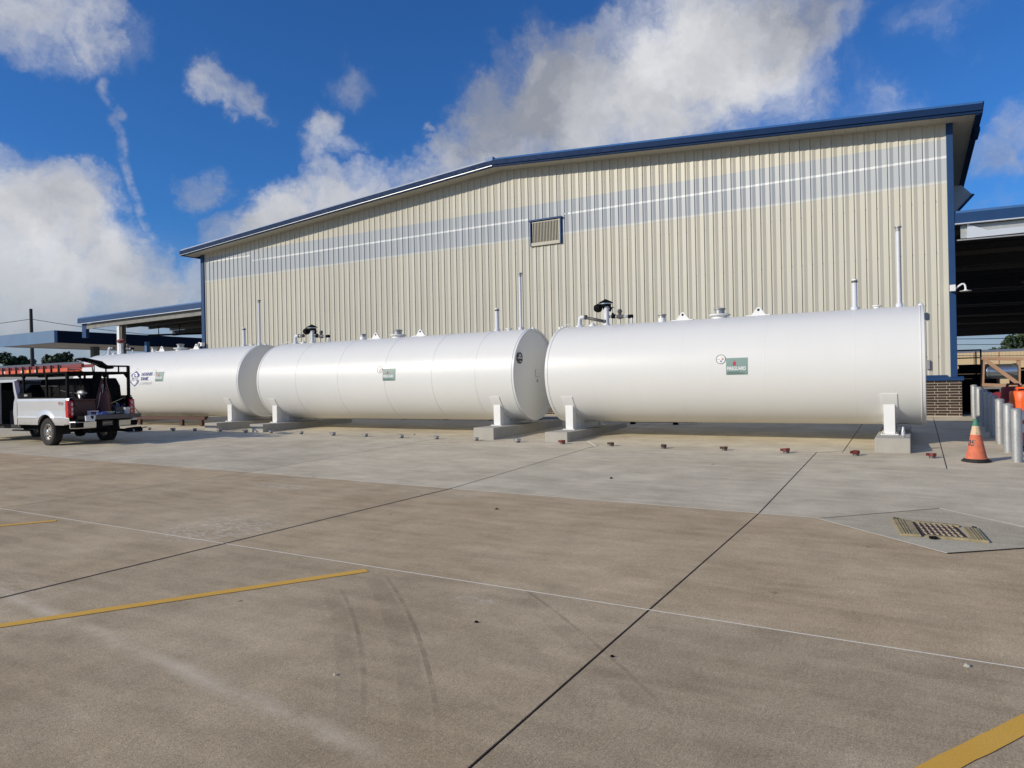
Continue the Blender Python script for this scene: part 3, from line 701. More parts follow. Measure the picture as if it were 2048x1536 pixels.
# ================================================================== TANKS
YT, TR_ = 17.18, 1.245
def onT(zc, xoff, eps=.004):
    def f(u, v):
        a = (v)/(TR_+eps); return (xoff+u, -(TR_+eps)*cos(a), (TR_+eps)*sin(a))
    return f
def make_tank(xl, xr, zc, lab, ofs, seams, decal_x, logo=None, headsigns=False, dark_valve=True):
    """local frame: origin under the tank axis, z measured from the axis"""
    z0 = gz((xl+xr)/2, YT)
    T = thing('storage_tank', lab, 'tank', (0, YT, zc), group='white horizontal fuel storage tanks')
    Rr = TR_
    mb = MB()
    prof = [(Rr-.05, xl+.0), (Rr-.012, xl-.0), (Rr, xl+.012), (Rr, xr-.012), (Rr-.012, xr), (Rr-.05, xr)]
    # split shell along X so that highlights stay clean
    nseg = 24; prof2 = prof[:3]+[(Rr, xl+.012+(xr-xl-.024)*k/nseg) for k in range(1, nseg)]+prof[3:]
    mb.lathe(prof2, (0, 0, 0), 'x', 128); mb.build('shell', M_tank, T)
    for (xe, s) in ((xl, 1), (xr, -1)):
        mb = MB(); mb.lathe([(Rr-.05, xe), (Rr-.052, xe+s*.045), (Rr-.12, xe+s*.03), (.8, xe+s*.012), (0, xe+s*.002)], (0, 0, 0), 'x', 96); mb.build('head', M_tank, T)
    for xe in (xl+.06, xr-.09):
        mb = MB(); mb.lathe([(Rr+.001, xe), (Rr+.009, xe+.006), (Rr+.009, xe+.02), (Rr+.001, xe+.026)], (0, 0, 0), 'x', 96); mb.build('rim_band', M_tank, T)
    for x in seams:
        mb = MB(); k_ = .004 if headsigns else .002; mb.lathe([(Rr+.0005, x-.007), (Rr+k_, x-.004), (Rr+k_, x+.004), (Rr+.0005, x+.007)], (0, 0, 0), 'x', 96); mb.build('weld_seam', M_seam if headsigns else M_tank, T)
    top = Rr
    def X(k): return xr-ofs[k]
    def cyl(mb, x, r, za, zb, y=0, n=20): mb.lathe([(0, za), (r, za), (r, zb), (0, zb)], (x, y, 0), 'z', n); return mb
    # tall thin vent
    x = X('tall'); h = ofs['tallh']-zc
    mb = MB(); cyl(mb, x, .038, top-.03, h-.10); cyl(mb, x, .07, top-.03, top+.07); p = mb.build('vent_stack', M_pipewhite, T)
    mb = MB(); cyl(mb, x, .048, h-.10, h-.03); cyl(mb, x, .07, h-.03, h); mb.build('vent_cap', M_grey, p)
    # short thick vent
    x = X('vent'); h = ofs['venth']-zc
    mb = MB(); cyl(mb, x, .052, top-.03, h-.09); cyl(mb, x, .088, top-.03, top+.05); p = mb.build('vent_pipe', M_pipewhite, T)
    mb = MB(); cyl(mb, x, .062, h-.09, h-.045); mb.build('vent_band', M_dkgrey, p)
    mb = MB(); mb.lathe([(.055, h-.045), (.05, h-.015), (.0, h)], (x, 0, 0), 'z', 16); mb.build('vent_cap', M_white, p)
    x = (X('tall')+X('vent'))/2
    mb = MB(); cyl(mb, x, .065, top-.03, top+.04); cyl(mb, x, .095, top+.04, top+.06); mb.build('nozzle', M_white, T)
    x = xr-.06
    mb = MB(); mb.lathe([(.06, top-.02), (.05, top+.02), (0, top+.075)], (x, 0, 0), 'z', 14); mb.build('plug', M_white, T)
    # lugs
    for k in ('lug1', 'lug2'):
        x = X(k); mb = MB(); w = .17; h = .20
        hole = [(x+.03*cos(a), top+.135+.03*sin(a)) for a in [pi/2+2*pi*i/10 for i in range(11)]]
        out = [(x-.02, top+h), (x-w, top+.0), (x-w, top-.02), (x+w, top-.02), (x+w, top), (x+.02, top+h)]
        poly = [(x, top+h)]+[(x-.03, top+h-.005), (x-w, top+.01), (x-w, top-.04), (x+w, top-.04), (x+w, top+.01), (x+.03, top+h-.005)]+[(x, top+h)]+hole
        mb.prism(poly, 'y', -.02, .02)
        mb.box((x-w-.1, -.10, top-.03), (x+w+.1, .10, top+.012)); mb.build('lifting_lug', M_white, T)
    # big emergency vent on a flange
    x = X('big'); mb = MB(); cyl(mb, x, .17, top-.04, top+.05); mb.lathe([(0, top+.05), (.23, top+.05), (.25, top+.065), (.25, top+.085), (.16, top+.10), (0, top+.10)], (x, 0, 0), 'z', 28); p = mb.build('emergency_vent', M_white, T)
    mb = MB(); mb.lathe([(0, top+.10), (.115, top+.10), (.11, top+.19), (.14, top+.20), (.14, top+.225), (.10, top+.24), (0, top+.24)], (x, 0, 0), 'z', 24); mb.build('vent_cap', M_grey, p)
    # nozzle with grey cap
    x = X('noz'); mb = MB(); cyl(mb, x, .092, top-.04, top+.09); p = mb.build('fill_nozzle', M_white, T)
    mb = MB(); mb.lathe([(0, top+.09), (.09, top+.09), (.085, top+.15), (.11, top+.155), (.11, top+.18), (0, top+.185)], (x, 0, 0), 'z', 20); mb.build('nozzle_cap', M_grey, p)
    # post with valve, elbow and branch
    x = X('post'); h = ofs['posth']-zc
    mb = MB(); cyl(mb, x, .065, top-.03, h); cyl(mb, x, .085, top-.03, top+.035); p = mb.build('standpipe', M_pipewhite, T)
    vm = M_black if dark_valve else M_red
    mb = MB(); mb.lathe([(0, h), (.13, h), (.14, h+.04), (.145, h+.06), (0, h+.06)], (x-.02, 0, 0), 'z', 16); mb.build('valve_body', vm, p)
    mb = MB(); mb.lathe([(0, h+.06), (.15, h+.06), (.15, h+.085), (.12, h+.09), (0, h+.09)], (x-.02, 0, 0), 'z', 20); mb.build('valve_ring', M_chrome if dark_valve else M_red, p)
    mb = MB(); rr = random.Random(3)
    mb.add([(x-.19, -.12, h+.09), (x+.15, -.12, h+.09), (x+.15, .12, h+.09), (x-.19, .12, h+.09), (x-.03, 0, h+.20), (x+.13, .02, h+.13), (x-.16, .03, h+.13)], [(0, 1, 5, 4), (1, 2, 5), (2, 3, 6, 4), (3, 0, 6), (4, 5, 2), (0, 4, 6), (3, 2, 1, 0)]); mb.build('plastic_wrap', vm, p)
    if dark_valve:
        mb = MB(); mb.lathe([(0, -.11), (.08, -.10), (.115, -.02), (.10, .06), (.04, .10), (0, .11)], (x-.20, -.06, h-.03), 'x', 12); mb.tube([(x-.1, -.03, h), (x-.02, 0, h+.02)], .07, 8); mb.build('wrapped_gauge', M_black, p)
        mb = MB(); mb.tube([(x+.06, .05, h+.02), (x+.10, .05, h-.05), (x+.06, .05, h-.12)], .035, 6); mb.tube([(x+.05, .03, h-.03), (x+.20, .03, h-.03)], .01, 5); mb.build('strap', M_black, p)
    # branch to the right
    zb = top+.22
    mb = MB(); mb.tube([(x+.05, .05, zb), (x+.62, .05, zb-.03)], .032, 8); mb.tube([(x+.66, .05, zb-.03), (x+.66, .05, top-.03)], .028, 8); q = mb.build('branch_pipe', M_pipewhite, T)
    mb = MB(); mb.tube([(x+.12, .05, zb+.0), (x+.22, .05, zb)], .055, 8); mb.tube([(x+.15, .05, zb), (x+.15, .05, zb+.09)], .03, 7); mb.tube([(x+.57, .05, zb-.03), (x+.69, .05, zb-.03)], .05, 8); mb.build('coupling', M_black, q)
    mb = MB(); mb.tube([(x+.34, .05, zb-.08), (x+.34, .05, zb+.06)], .045, 8); mb.lathe([(0, zb+.06), (.05, zb+.07), (.065, zb+.12), (.045, zb+.17), (0, zb+.18)], (x+.34, .05, 0), 'z', 10); mb.tube([(x+.26, .05, zb-.01), (x+.44, .05, zb-.02)], .05, 8); mb.build('ball_valve', M_dkgrey, q)
    # elbow
    x = X('elbow'); h = ofs['elbowh']-zc
    mb = MB(); cyl(mb, x, .11, top-.03, top+.03, n=8); cyl(mb, x, .062, top, top+.10); mb.tube([(x, 0, top+.05), (x, 0, h-.13), (x+.012, 0, h-.08), (x+.05, 0, h-.055), (x+.14, 0, h-.055)], [.05, .05, .056, .056, .05], 14); p = mb.build('elbow_pipe', M_pipewhite, T)
    xe = X('post')-.06 if ofs['long'] else x+.34
    ze = top+.10 if ofs['long'] else h-.06
    mb = MB(); mb.tube([(x+.13, 0, h-.055), (xe-(0 if ofs['long'] else .06), -.02, ze)], .042, 10); mb.build('cross_pipe', M_dkgrey if ofs['long'] else M_pipewhite, p)
    mb = MB(); mb.tube([(x+.14, 0, h-.055), (x+.20, 0, h-.06)], .062, 10); mb.tube([(xe, -.02, ze), (xe+.06, -.02, ze-.005)], .06, 10); mb.build('union', M_dkgrey, p)
    # bump and guard hoop
    x = X('elbow')+.36; mb = MB(); mb.lathe([(.09, top-.03), (.085, top+.03), (.03, top+.075), (.02, top+.095), (0, top+.1)], (x, 0, 0), 'z', 14); mb.build('float_cap', M_white, T)
    x = X('elbow'); mb = MB(); mb.tube([(x-.50, 0, top-.02), (x-.50, 0, top+.08), (x-.26, 0, top+.08), (x-.26, 0, top-.02)], .009, 5); mb.build('guard_hoop', M_pipewhite, T)
    mb = MB(); mb.lathe([(.045, top-.03), (.04, top+.02), (0, top+.05)], (x-.58, 0, 0), 'z', 10); mb.lathe([(.03, top-.03), (.03, top+.04), (0, top+.05)], (x-.50, 0, 0), 'z', 10); mb.build('plug', M_white, T)
    # saddles
    for xs_ in ofs['saddles']:
        zb_ = ofs['padz']-zc
        yo = .98
        def arc(y0, y1, n, e=.006): return [(y0+(y1-y0)*i/n, -sqrt((Rr+e)**2-(y0+(y1-y0)*i/n)**2)) for i in range(n+1)]
        for s in (1, -1):
            mb = MB(); pts = [(s*yo, zb_+.02)]+arc(s*yo, s*(yo-.2), 4)+[(s*(yo-.2), zb_+.02)]
            mb.prism(pts, 'x', xs_-.10, xs_+.10); p = mb.build('saddle_leg', M_white, T)
        mb = MB(); pts = [(-(yo-.2), zb_+.02)]+arc(-(yo-.2), yo-.2, 28)+[((yo-.2), zb_+.02)]; mb.prism(pts, 'x', xs_-.055, xs_+.055); mb.build('web_plate', M_white, p)
        mb = MB(); mb.box((xs_-.085, -.52, zb_+.02), (xs_+.085, -.44, -sqrt(Rr**2-.52**2)-.002)); mb.build('gusset', M_white, p)
        mb = MB(); mb.box((xs_-.16, -yo-.06, zb_), (xs_+.16, yo+.06, zb_+.018)); mb.build('base_plate', M_white, p)
        mb = MB(); a0 = pi+math.acos(yo/Rr)-.19; a1 = 2*pi-(a0-pi)
        # wrapper plate hugging the shell (x-axis lathe: angle 0 = +y)
        mb.lathe([(Rr+.001, xs_-.15), (Rr+.013, xs_-.15), (Rr+.013, xs_+.15), (Rr+.001, xs_+.15)], (0, 0, 0), 'x', 48, True, a0, a1)
        for aa in (a0, a1):
            yy, zz_ = (Rr+.013)*cos(aa), (Rr+.013)*sin(aa); y2, z2 = (Rr+.001)*cos(aa), (Rr+.001)*sin(aa)
            mb.add([(xs_-.15, yy, zz_), (xs_+.15, yy, zz_), (xs_+.15, y2, z2), (xs_-.15, y2, z2)], [(0, 1, 2, 3)])
        mb.build('wrapper_plate', M_white, p)
        for sx in (-.13, .13):
            mb = MB(); mb.lathe([(0, zb_), (.012, zb_), (.012, zb_+.05), (0, zb_+.05)], (xs_+sx, -yo-.035, 0), 'z', 8); mb.build('anchor_bolt', M_grey, p)
    # green fire rating sign
    def plate(xa, xb, va, vb, eps, name, mat, par):
        f = onT(zc, 0, eps); mb = MB(); mb.grid(lambda u, v: f(xa+(xb-xa)*u, va+(vb-va)*v), 2, 8); return mb.build(name, mat, par)
    dx, dw, v0, v1 = decal_x
    sg = plate(dx, dx+dw, v0, v1, .005, 'sign_plate', M_teal, T)
    H = v1-v0; f = onT(zc, dx, .008)
    text_mesh('FIREGUARD', H*.30, lambda a, b: f(dw*.035+a*.70, v0+H*.27+b), 'sign_lettering', M_dwhite, sg, bold=.003)
    mb = MB(); f2 = onT(zc, dx, .0075)
    fl = [(.30, .54), (.285, .68), (.315, .80), (.335, .74), (.355, .90), (.385, .74), (.40, .80), (.425, .66), (.41, .54)]
    mb.add([f2(a*dw*1.1, v0+b*H) for a, b in fl], [tuple(range(len(fl)))]); mb.build('flame_mark', M_flame, sg)
    for k, (a, b) in enumerate(((.14, .62), (.08, .85), (.02, .95))):
        mb = MB(); z_ = v0+H*a
        mb.grid(lambda u, v: f2(dw*(.06+(b-.06)*u), z_+H*.028*v), 2, 1); mb.build('small_print', M_tealdk, sg)
    # round emblem: ring and three four-pointed stars
    ex, ev, er = dx-.115, v1-.02, .105
    f3 = onT(zc, ex, .006)
    mb = MB(); mb.add([f3(er*cos(a), ev+er*sin(a)) for a in [2*pi*i/32 for i in range(32)]], [tuple(range(32))]); em = mb.build('emblem', M_dwhite, T)
    f4 = onT(zc, ex, .009)
    mb = MB(); ring = [2*pi*i/32 for i in range(32)]
    mb.add([f4(er*cos(a), ev+er*sin(a)) for a in ring]+[f4(er*.90*cos(a), ev+er*.90*sin(a)) for a in ring], [(i, (i+1) % 32, (i+1) % 32+32, i+32) for i in range(32)]); mb.build('emblem_ring', M_dblack if not logo else M_dgrey, em)
    for (cx_, cy_, m_) in ((.12, .42, M_dyel), (.42, .02, M_flame), (.05, -.42, M_dblue)):
        mb = MB(); pts = []
        for i in range(8):
            a = i*pi/4; r = er*(.36 if i % 2 == 0 else .10); pts.append(f4(cx_*er+r*cos(a), ev+cy_*er+r*sin(a)))
        mb.add(pts, [tuple(range(8))]); mb.build('emblem_star', m_, em)
    mb = MB(); mb.grid(lambda u, v: f4(er*(-.7+.55*u), ev+er*(-.06+.10*v)), 1, 1); mb.build('emblem_word', M_dgrey, em)
    if logo:
        lx, lv = logo; f5 = onT(zc, lx, .006); f6 = onT(zc, lx, .009); f7 = onT(zc, lx, .012); f8 = onT(zc, lx, .015)
        def hexa(s, w): return [(0, s), (w, s*.5), (w, -s*.5), (0, -s), (-w, -s*.5), (-w, s*.5)]
        ho, hi = hexa(.40, .345), hexa(.30, .25)
        mb = MB(); mb.add([f5(a, lv+b) for a, b in (ho[0], ho[3], ho[4], ho[5])], [(0, 1, 2, 3)]); lg = mb.build('logo_left_half', M_dgrey, T)
        mb = MB(); mb.add([f5(a, lv+b) for a, b in (ho[0], ho[1], ho[2], ho[3])], [(0, 1, 2, 3)]); mb.build('logo_right_half', M_dgrey2, T)
        mb = MB(); mb.add([f6(a, lv+b) for a, b in hi], [(0, 1, 2, 3, 4, 5)]); mb.build('logo_blue', M_dblue, lg)
        mb = MB(); mb.add([f7(.18*cos(a), lv+.215*sin(a)) for a in [2*pi*i/24 for i in range(24)]], [tuple(range(24))]); mb.build('logo_disc', M_dwhite, lg)
        text_mesh('HTC', .30, lambda a, b: f8(-.17+a*.66, lv-.105+b), 'logo_letters', M_dblue, lg, bold=.001)
        ft = onT(zc, lx+.36, .006)
        text_mesh('HUGHES', .155, lambda a, b: ft(a*1.08, lv+.10+b), 'company_lettering', M_dblue, T, shear=.25, bold=.009)
        text_mesh('TANK', .155, lambda a, b: ft(a*1.08-.02, lv-.07+b), 'company_lettering', M_dblue, T, shear=.25, bold=.009)
        text_mesh('COMPANY', .14, lambda a, b: ft(a*1.05-.04, lv-.24+b), 'company_lettering', M_dgrey2, T, shear=.25)
    if headsigns:
        xf = xr+.004
        def disc(y, z, ry, rz_, x, mat, name, par):
            mb = MB(); mb.add([(x, y+ry*cos(a), z+rz_*sin(a)) for a in [2*pi*i/28 for i in range(28)]], [tuple(range(28))]); return mb.build(name, mat, par)
        y_, z_ = 16.29-YT, 2.33-zc
        d = disc(y_, z_, .15, .15, xf, M_dblack, 'round_label', T)
        for (dy, dz, w, h) in ((0, .07, .10, .05), (0, .0, .26, .03), (.02, -.09, .10, .025), (-.02, .04, .07, .03)):
            mb = MB(); mb.add([(xf+.003, y_+dy-w/2, z_+dz-h/2), (xf+.003, y_+dy+w/2, z_+dz-h/2), (xf+.003, y_+dy+w/2, z_+dz+h/2), (xf+.003, y_+dy-w/2, z_+dz+h/2)], [(0, 1, 2, 3)]); mb.build('label_print', M_dgrey2, d)
        y_, z_ = 17.25-YT, 1.93-zc
        mb = MB(); mb.box((xf-.004, y_-.11, z_-.10), (xf+.012, y_+.11, z_+.10)); d = mb.build('data_plate', M_dgrey2, T)
        mb = MB(); mb.box((xf+.012, y_-.075, z_-.07), (xf+.014, y_+.095, z_+.085)); mb.build('data_label', M_white, d)
        for k in range(3):
            mb = MB(); mb.box((xf+.0145, y_-.01, z_-.03+k*.03), (xf+.0155, y_+.05, z_-.018+k*.03)); mb.build('label_print', M_dkgrey, d)
        mb = MB(); mb.box((xf-.004, y_-.03, z_-.24), (xf+.008, y_+.03, z_-.17)); mb.build('tag_plate', M_dgrey, T)
    return T
A = dict(tall=.45, tallh=4.83, vent=1.30, venth=3.80, lug1=3.32, big=4.21, lug2=5.10, noz=5.62, post=7.09, posth=3.60, elbow=7.85, elbowh=3.42, long=True, saddles=(-.47, -7.57), padz=.475)
B = dict(tall=.44, tallh=4.71, vent=1.20, venth=3.80, lug1=3.88, big=4.73, lug2=5.60, noz=6.13, post=8.31, posth=3.56, elbow=9.09, elbowh=3.46, long=False, saddles=(-9.68, -18.07), padz=.555)
Cc = dict(tall=.36, tallh=4.75, vent=1.15, venth=3.84, lug1=3.75, big=4.68, lug2=5.80, noz=6.30, post=8.41, posth=3.62, elbow=9.27, elbowh=3.50, long=False, saddles=(-20.24, -28.2), padz=.575)
make_tank(-8.11, .183, 1.876, 'nearest white cylindrical tank on the right with round emblem and green sign', A, (-6.44, -4.65, -2.82, -1.07), (-3.62, .46, -.12, .25))
make_tank(-18.59, -9.0, 1.896, 'middle white cylindrical tank with dark round label on its right end', B, (-16.84, -15.08, -13.28, -11.61, -10.19), (-13.33, .46, -.08, .27), headsigns=True)
make_tank(-29.2, -19.47, 1.93, 'farthest white tank behind the pickup with blue company name and red valve', Cc, (-27.4, -25.6, -23.0, -21.3), (-23.88, .46, .07, .42), logo=(-25.10, .20), dark_valve=False)
# bracket on the near tank's hidden end
mb = MB(); mb.prism([(-.05, -.08), (.0, -.11), (.045, -.09), (.045, .02), (.0, .06), (-.05, .05)], 'y', -.05, .05)
o = mb.build('tank_bracket', M_grey); o.location = (.245, 17.5, 2.93); tag(o, 'small grey bracket sticking out of the right end of the nearest tank', 'bracket')

# footings under the tanks
def footing(xc, zt, lab, y0=15.28, y1=19.3, w=.60):
    g = MB(); zb = min(gz(xc-w/2, y0), gz(xc+w/2, y0))-.03
    g.box((-w/2, 0, zb-zt), (w/2, y1-y0, 0)); o = g.build('concrete_footing', M_footing); o.location = (xc, y0, zt); bev(o, .012)
    return tag(o, lab, 'footing', 'long concrete footings under the tanks')
footing(-.40, .475, 'concrete footing with the spray can on it, under the right end of the near tank')
footing(-7.50, .475, 'concrete footing under the left end of the nearest tank')
footing(-9.54, .555, 'concrete footing under the right end of the middle tank')
footing(-17.87, .555, 'concrete footing under the left end of the middle tank')
footing(-20.02, .575, 'concrete footing under the right end of the farthest tank')
footing(-28.1, .575, 'concrete footing behind the pickup under the far left tank end')
# spray can on the footing
c = thing('spray_can', 'small silver spray can standing on the footing beside the white saddle', 'can', (-.22, 15.55, .475))
mb = MB(); mb.lathe([(0, 0), (.033, 0), (.033, .14), (.024, .16), (0, .16)], (0, 0, 0), 'z', 16); mb.build('can_body', M_chrome, c)
mb = MB(); mb.lathe([(0, .16), (.02, .16), (.018, .20), (0, .205)], (0, 0, 0), 'z', 12); mb.build('can_cap', M_pale, c)
mb = MB(); mb.lathe([(.0335, .04), (.0335, .11)], (0, 0, 0), 'z', 16); mb.build('can_label', M_dgrey2, c)

# row of conduit stubs in front of the tanks
CAPS = [(.24,14.75,'r'),(-.99,14.73,'r'),(-2.22,14.73,'r'),(-3.42,14.78,'b'),(-4.69,14.76,'b'),(-5.92,14.86,'b'),(-7.15,14.92,'r'),(-8.35,14.93,'g'),(-9.59,15.02,'g'),(-10.83,15.05,'g'),(-11.99,15.05,'g'),(-13.25,15.08,'g'),(-14.46,15.08,'g'),(-15.8,15.15,'g'),(-17.07,15.15,'g'),(-18.13,15.1,'g'),(-19.4,15.15,'g'),(-20.5,15.05,'g'),(-21.4,14.9,'g'),(-22.7,14.9,'g')]
ORD = ['first', 'second', 'third', 'fourth', 'fifth', 'sixth', 'seventh', 'eighth', 'ninth', 'tenth', 'eleventh', 'twelfth', 'thirteenth', 'fourteenth', 'fifteenth', 'sixteenth', 'seventeenth', 'eighteenth', 'nineteenth', 'twentieth']
protos = {}
for i, (x, y, k) in enumerate(CAPS):
    cname = {'r': 'red topped', 'b': 'brown topped', 'g': 'grey'}[k]
    lab = '%s steel pipe stub, %s from the right in the row before the tanks' % (cname, ORD[i])
    if k not in protos:
        g = thing('pipe_stub', lab, 'pipe stub', group='steel pipe stubs in a row before the tanks')
        mb = MB(); mb.lathe([(.058, -.02), (.05, .035), (.045, .045), (.045, .0)], (0, 0, 0), 'z', 14); mb.build('collar', M_dkgrey, g)
        cm_ = {'r': M_red, 'b': M_rust, 'g': M_grey}[k]
        mb = MB(); mb.lathe([(.052, .03), (.066, .04), (.066, .088), (.05, .088), (.05, .05), (0, .048)], (0, 0, 0), 'z', 8, False); mb.build('cap_ring', cm_, g)
        mb = MB(); mb.box((-.10, -.02, .04), (-.062, .02, .088)); mb.build('tab', cm_ if k != 'g' else M_grey, g)
        protos[k] = g
    else:
        g = copytree(protos[k]); g['label'] = lab
    g.location = (x, y, gz(x, y)); g.rotation_euler = (random.uniform(-.06, .06), random.uniform(-.08, .08), random.uniform(-1.0, .6)); g.scale = (random.uniform(.9, 1.1),)*3

# pipes and things in the shade under the tanks
def piperun(lab, x0, x1, y, z, r, mat, steps):
    g = thing('pipe_run', lab, 'pipe', (x0, y, z)); L_ = x1-x0
    mb = MB(); mb.tube([(0, 0, 0), (L_, 0, 0)], r, 10); mb.build('pipe', mat, g)
    for k in range(steps):
        x = L_*(k+.5)/steps; mb = MB(); mb.box((x-.06, -.08, -(z-gz(x0+x, y))), (x+.06, .08, r*.9)); mb.build('pipe_support', M_black, g)
piperun('long grey pipe on the ground behind the middle tank', -19.3, -9.9, 20.9, .50, .06, M_grey, 5)
piperun('thin pale pipe behind the gap between near and middle tanks', -9.3, -5.4, 20.2, .46, .035, M_pipewhite, 3)
b_ = thing('black_trough', 'black plastic trough lying in the shade under the farthest tank', 'trough', (-27.6, 20.2, gz(-27, 20)))
mb = MB(); mb.prism([(-.75, .30), (-.5, 0), (.55, 0), (.85, .30), (.80, .30), (.52, .04), (-.48, .04), (-.70, .30)], 'y', -.3, .3); mb.build('trough_shell', M_black, b_)
mb = MB(); mb.box((-.5, -.3, .02), (.5, .3, .28)); mb.build('trough_liner', M_dark, b_)
b_ = thing('rusty_beam', 'rusty brown steel beam on short legs beyond the pickup tailgate', 'beam', (-24.3, 16.6, gz(-24.3, 16.6)))
mb = MB(); mb.box((-2.5, -.06, .22), (2.3, .06, .34)); mb.build('beam', M_rust, b_)
for x in (-1.6, .9, 2.0):
    mb = MB(); mb.box((x, -.05, 0), (x+.14, .05, .22)); mb.build('leg', M_rust, b_)
# small debris
for (x, y, s, mt, lab) in ((-4.73, 7.86, .05, M_rust, 'small brown chunk lying alone on the middle slab'), (-4.32, 10.8, .05, M_black, 'flat dark scrap on the pale slab below the row of stubs'), (-12.2, 15.9, .05, M_black, 'tiny black cube between the stubs and the middle tank'),
                        (-2.66, 4.12, .03, M_black, 'small dark pebble in the middle foreground'), (.23, 4.81, .04, M_footing, 'pale stone by the white joint at the lower right'), (-1.61, 3.99, .025, M_black, 'dark pebble right of the wide dark joint'), (.95, 6.3, .03, M_wood, 'short thin wood splinter below the drain slab'), (-2.9, 3.0, .025, M_footing, 'pale pebble on the left foreground slab')):
    mb = MB(); rr = random.Random(int(x*50)); n = 7
    b0 = [(s*cos(2*pi*i/n)*rr.uniform(.7, 1.2), s*.7*sin(2*pi*i/n)*rr.uniform(.7, 1.2), 0) for i in range(n)]; t0 = [(p[0]*.6, p[1]*.6, s*rr.uniform(.5, .9)) for p in b0]
    mb.add(b0+t0, [tuple(range(n-1, -1, -1)), tuple(range(n, 2*n))]+[(i, (i+1) % n, (i+1) % n+n, i+n) for i in range(n)])
    o = mb.build('debris_chunk', mt); o.scale = (.55,)*3; o.location = (x, y, gz(x, y)+.001); tag(o, lab, 'debris')

# ================================================================== BOLLARDS, CONE, DRUMS
YB = [14.63, 15.85, 17.2, 18.4, 19.6, 20.8, 22.1, 23.3]
blab = ['nearest galvanized steel bollard at the right edge', 'galvanized bollard second from the front of the row', 'galvanized bollard third from the front of the row', 'shaded bollard fourth from the front of the row', 'shaded bollard fifth from the front of the row', 'shaded bollard sixth from the front, third from the back', 'sunlit bollard second from the far end of the row', 'farthest galvanized bollard in the row beside the brick base']
bx = [1.475, 1.47, 1.46, 1.455, 1.45, 1.44, 1.435, 1.40]
proto = None
for y, x, lab in zip(YB, bx, blab):
    if proto is None:
        g = proto = thing('bollard', lab, 'bollard', group='galvanized bollards in a row')
        mb = MB(); mb.lathe([(.079, -.05), (.079, .86), (.077, .872)], (0, 0, 0), 'z', 28); mb.build('post', M_galvpost, g)
        mb = MB(); mb.lathe([(.084, .862), (.084, .885), (.07, .90), (.03, .912), (0, .914)], (0, 0, 0), 'z', 28); mb.build('cap', M_galvpost, g)
    else: g = copytree(proto); g['label'] = lab
    g.location = (x, y, gz(x, y)); g.rotation_euler.z = random.uniform(0, 6)
c = thing('traffic_cone', 'worn orange traffic cone with green tip and black rubber base', 'cone', (.885, 14.48, gz(.88, 14.48)), scale=.93)
mb = MB(); pts = []
for i in range(20):
    a = 2*pi*i/20; r = .225*(1+.06*cos(4*a))*(1+random.uniform(-.03, .03)); pts.append((r*cos(a), r*sin(a)))
mb.prism(pts, 'z', .0, .035); bev(mb.build('base', M_rubber, c), .008)
mb = MB(); pts = [(p[0]*.86, p[1]*.86) for p in pts]; mb.prism(pts, 'z', .035, .06); mb.build('base_ring', M_rubber, c)
def cr_(z): return .172-(z-.06)*(.172-.030)/(.80-.06)
mb = MB(); mb.lathe([(cr_(.06)+.01, .06), (cr_(.09), .09), (cr_(.50), .50)], (0, 0, 0), 'z', 28); mb.build('cone_body', M_orange, c)
mb = MB(); mb.lathe([(cr_(.50)+.001, .50), (cr_(.66)+.001, .66)], (0, 0, 0), 'z', 28); mb.build('collar_band', M_fadecream, c)
mb = MB(); mb.lathe([(cr_(.66)+.002, .66), (cr_(.78)+.002, .775), (cr_(.78)-.004, .785), (.0, .785)], (0, 0, 0), 'z', 24); mb.build('tip', M_green, c)
def onC(u, v):   # lettering around the cone; facing angle towards camera side, shifted left
    z = .30+v; r = cr_(z)+.0025; a = -pi/2-1.45+u/r; return (r*cos(a), r*sin(a), z)
text_mesh('05', .155, onC, 'number', M_dblack, c, bold=.003)
mb = MB(); mb.grid(lambda u, v: ((cr_(.5+.13*v)+.003)*cos(-pi/2+.1+.02*u), (cr_(.5+.13*v)+.003)*sin(-pi/2+.1+.02*u), .5+.13*v), 2, 4); mb.grid(lambda u, v: ((cr_(.53)+.003)*cos(-pi/2-.05+.3*u), (cr_(.53)+.003)*sin(-pi/2-.05+.3*u), .525+.01*v), 4, 1); mb.build('split_mark', M_dkgrey, c)
def drum(x, y, h, r, lab, bands, tilt=0, mat=M_drum):
    g = thing('traffic_drum', lab, 'traffic drum', (x, y, gz(x, y)), group='orange traffic drums beside the bollards')
    prof = [(0, .08), (r, .08), (r, .30*h), (r*.95, .31*h), (r*.95, .52*h), (r*.90, .53*h), (r*.90, .76*h), (r*.85, .77*h), (r*.85, .95*h), (r*.78, .985*h), (0, h)]
    mb = MB(); mb.lathe(prof, (0, 0, 0), 'z', 32); mb.build('barrel', mat, g)
    mb = MB(); mb.prism([(-.16, .97*h), (-.13, h+.07), (.10, h+.07), (.16, .97*h), (.10, .97*h), (.08, h+.03), (-.09, h+.03), (-.10, .97*h)], 'y', -.03, .03); mb.build('handle', mat, g)
    mb = MB(); mb.lathe([(0, 0), (r*1.3, 0), (r*1.3, .05), (r*1.1, .09), (0, .09)], (0, 0, 0), 'z', 28); mb.build('rubber_base', M_rubber, g)
    for z0, z1, rr in bands:
        mb = MB(); mb.lathe([(r*rr+.003, z0*h), (r*rr+.003, z1*h)], (0, 0, 0), 'z', 32); mb.build('reflective_band', M_reflect, g)
    return g
drum(1.94, 16.25, 1.02, .26, 'orange drum with white bands cut by the right edge, nearest the camera', [(.34, .49, .95), (.56, .72, .90)])
drum(1.96, 18.2, 1.02, .29, 'orange drum behind the bollards with its handle on top', [(.34, .49, .95), (.12, .26, 1.0)])
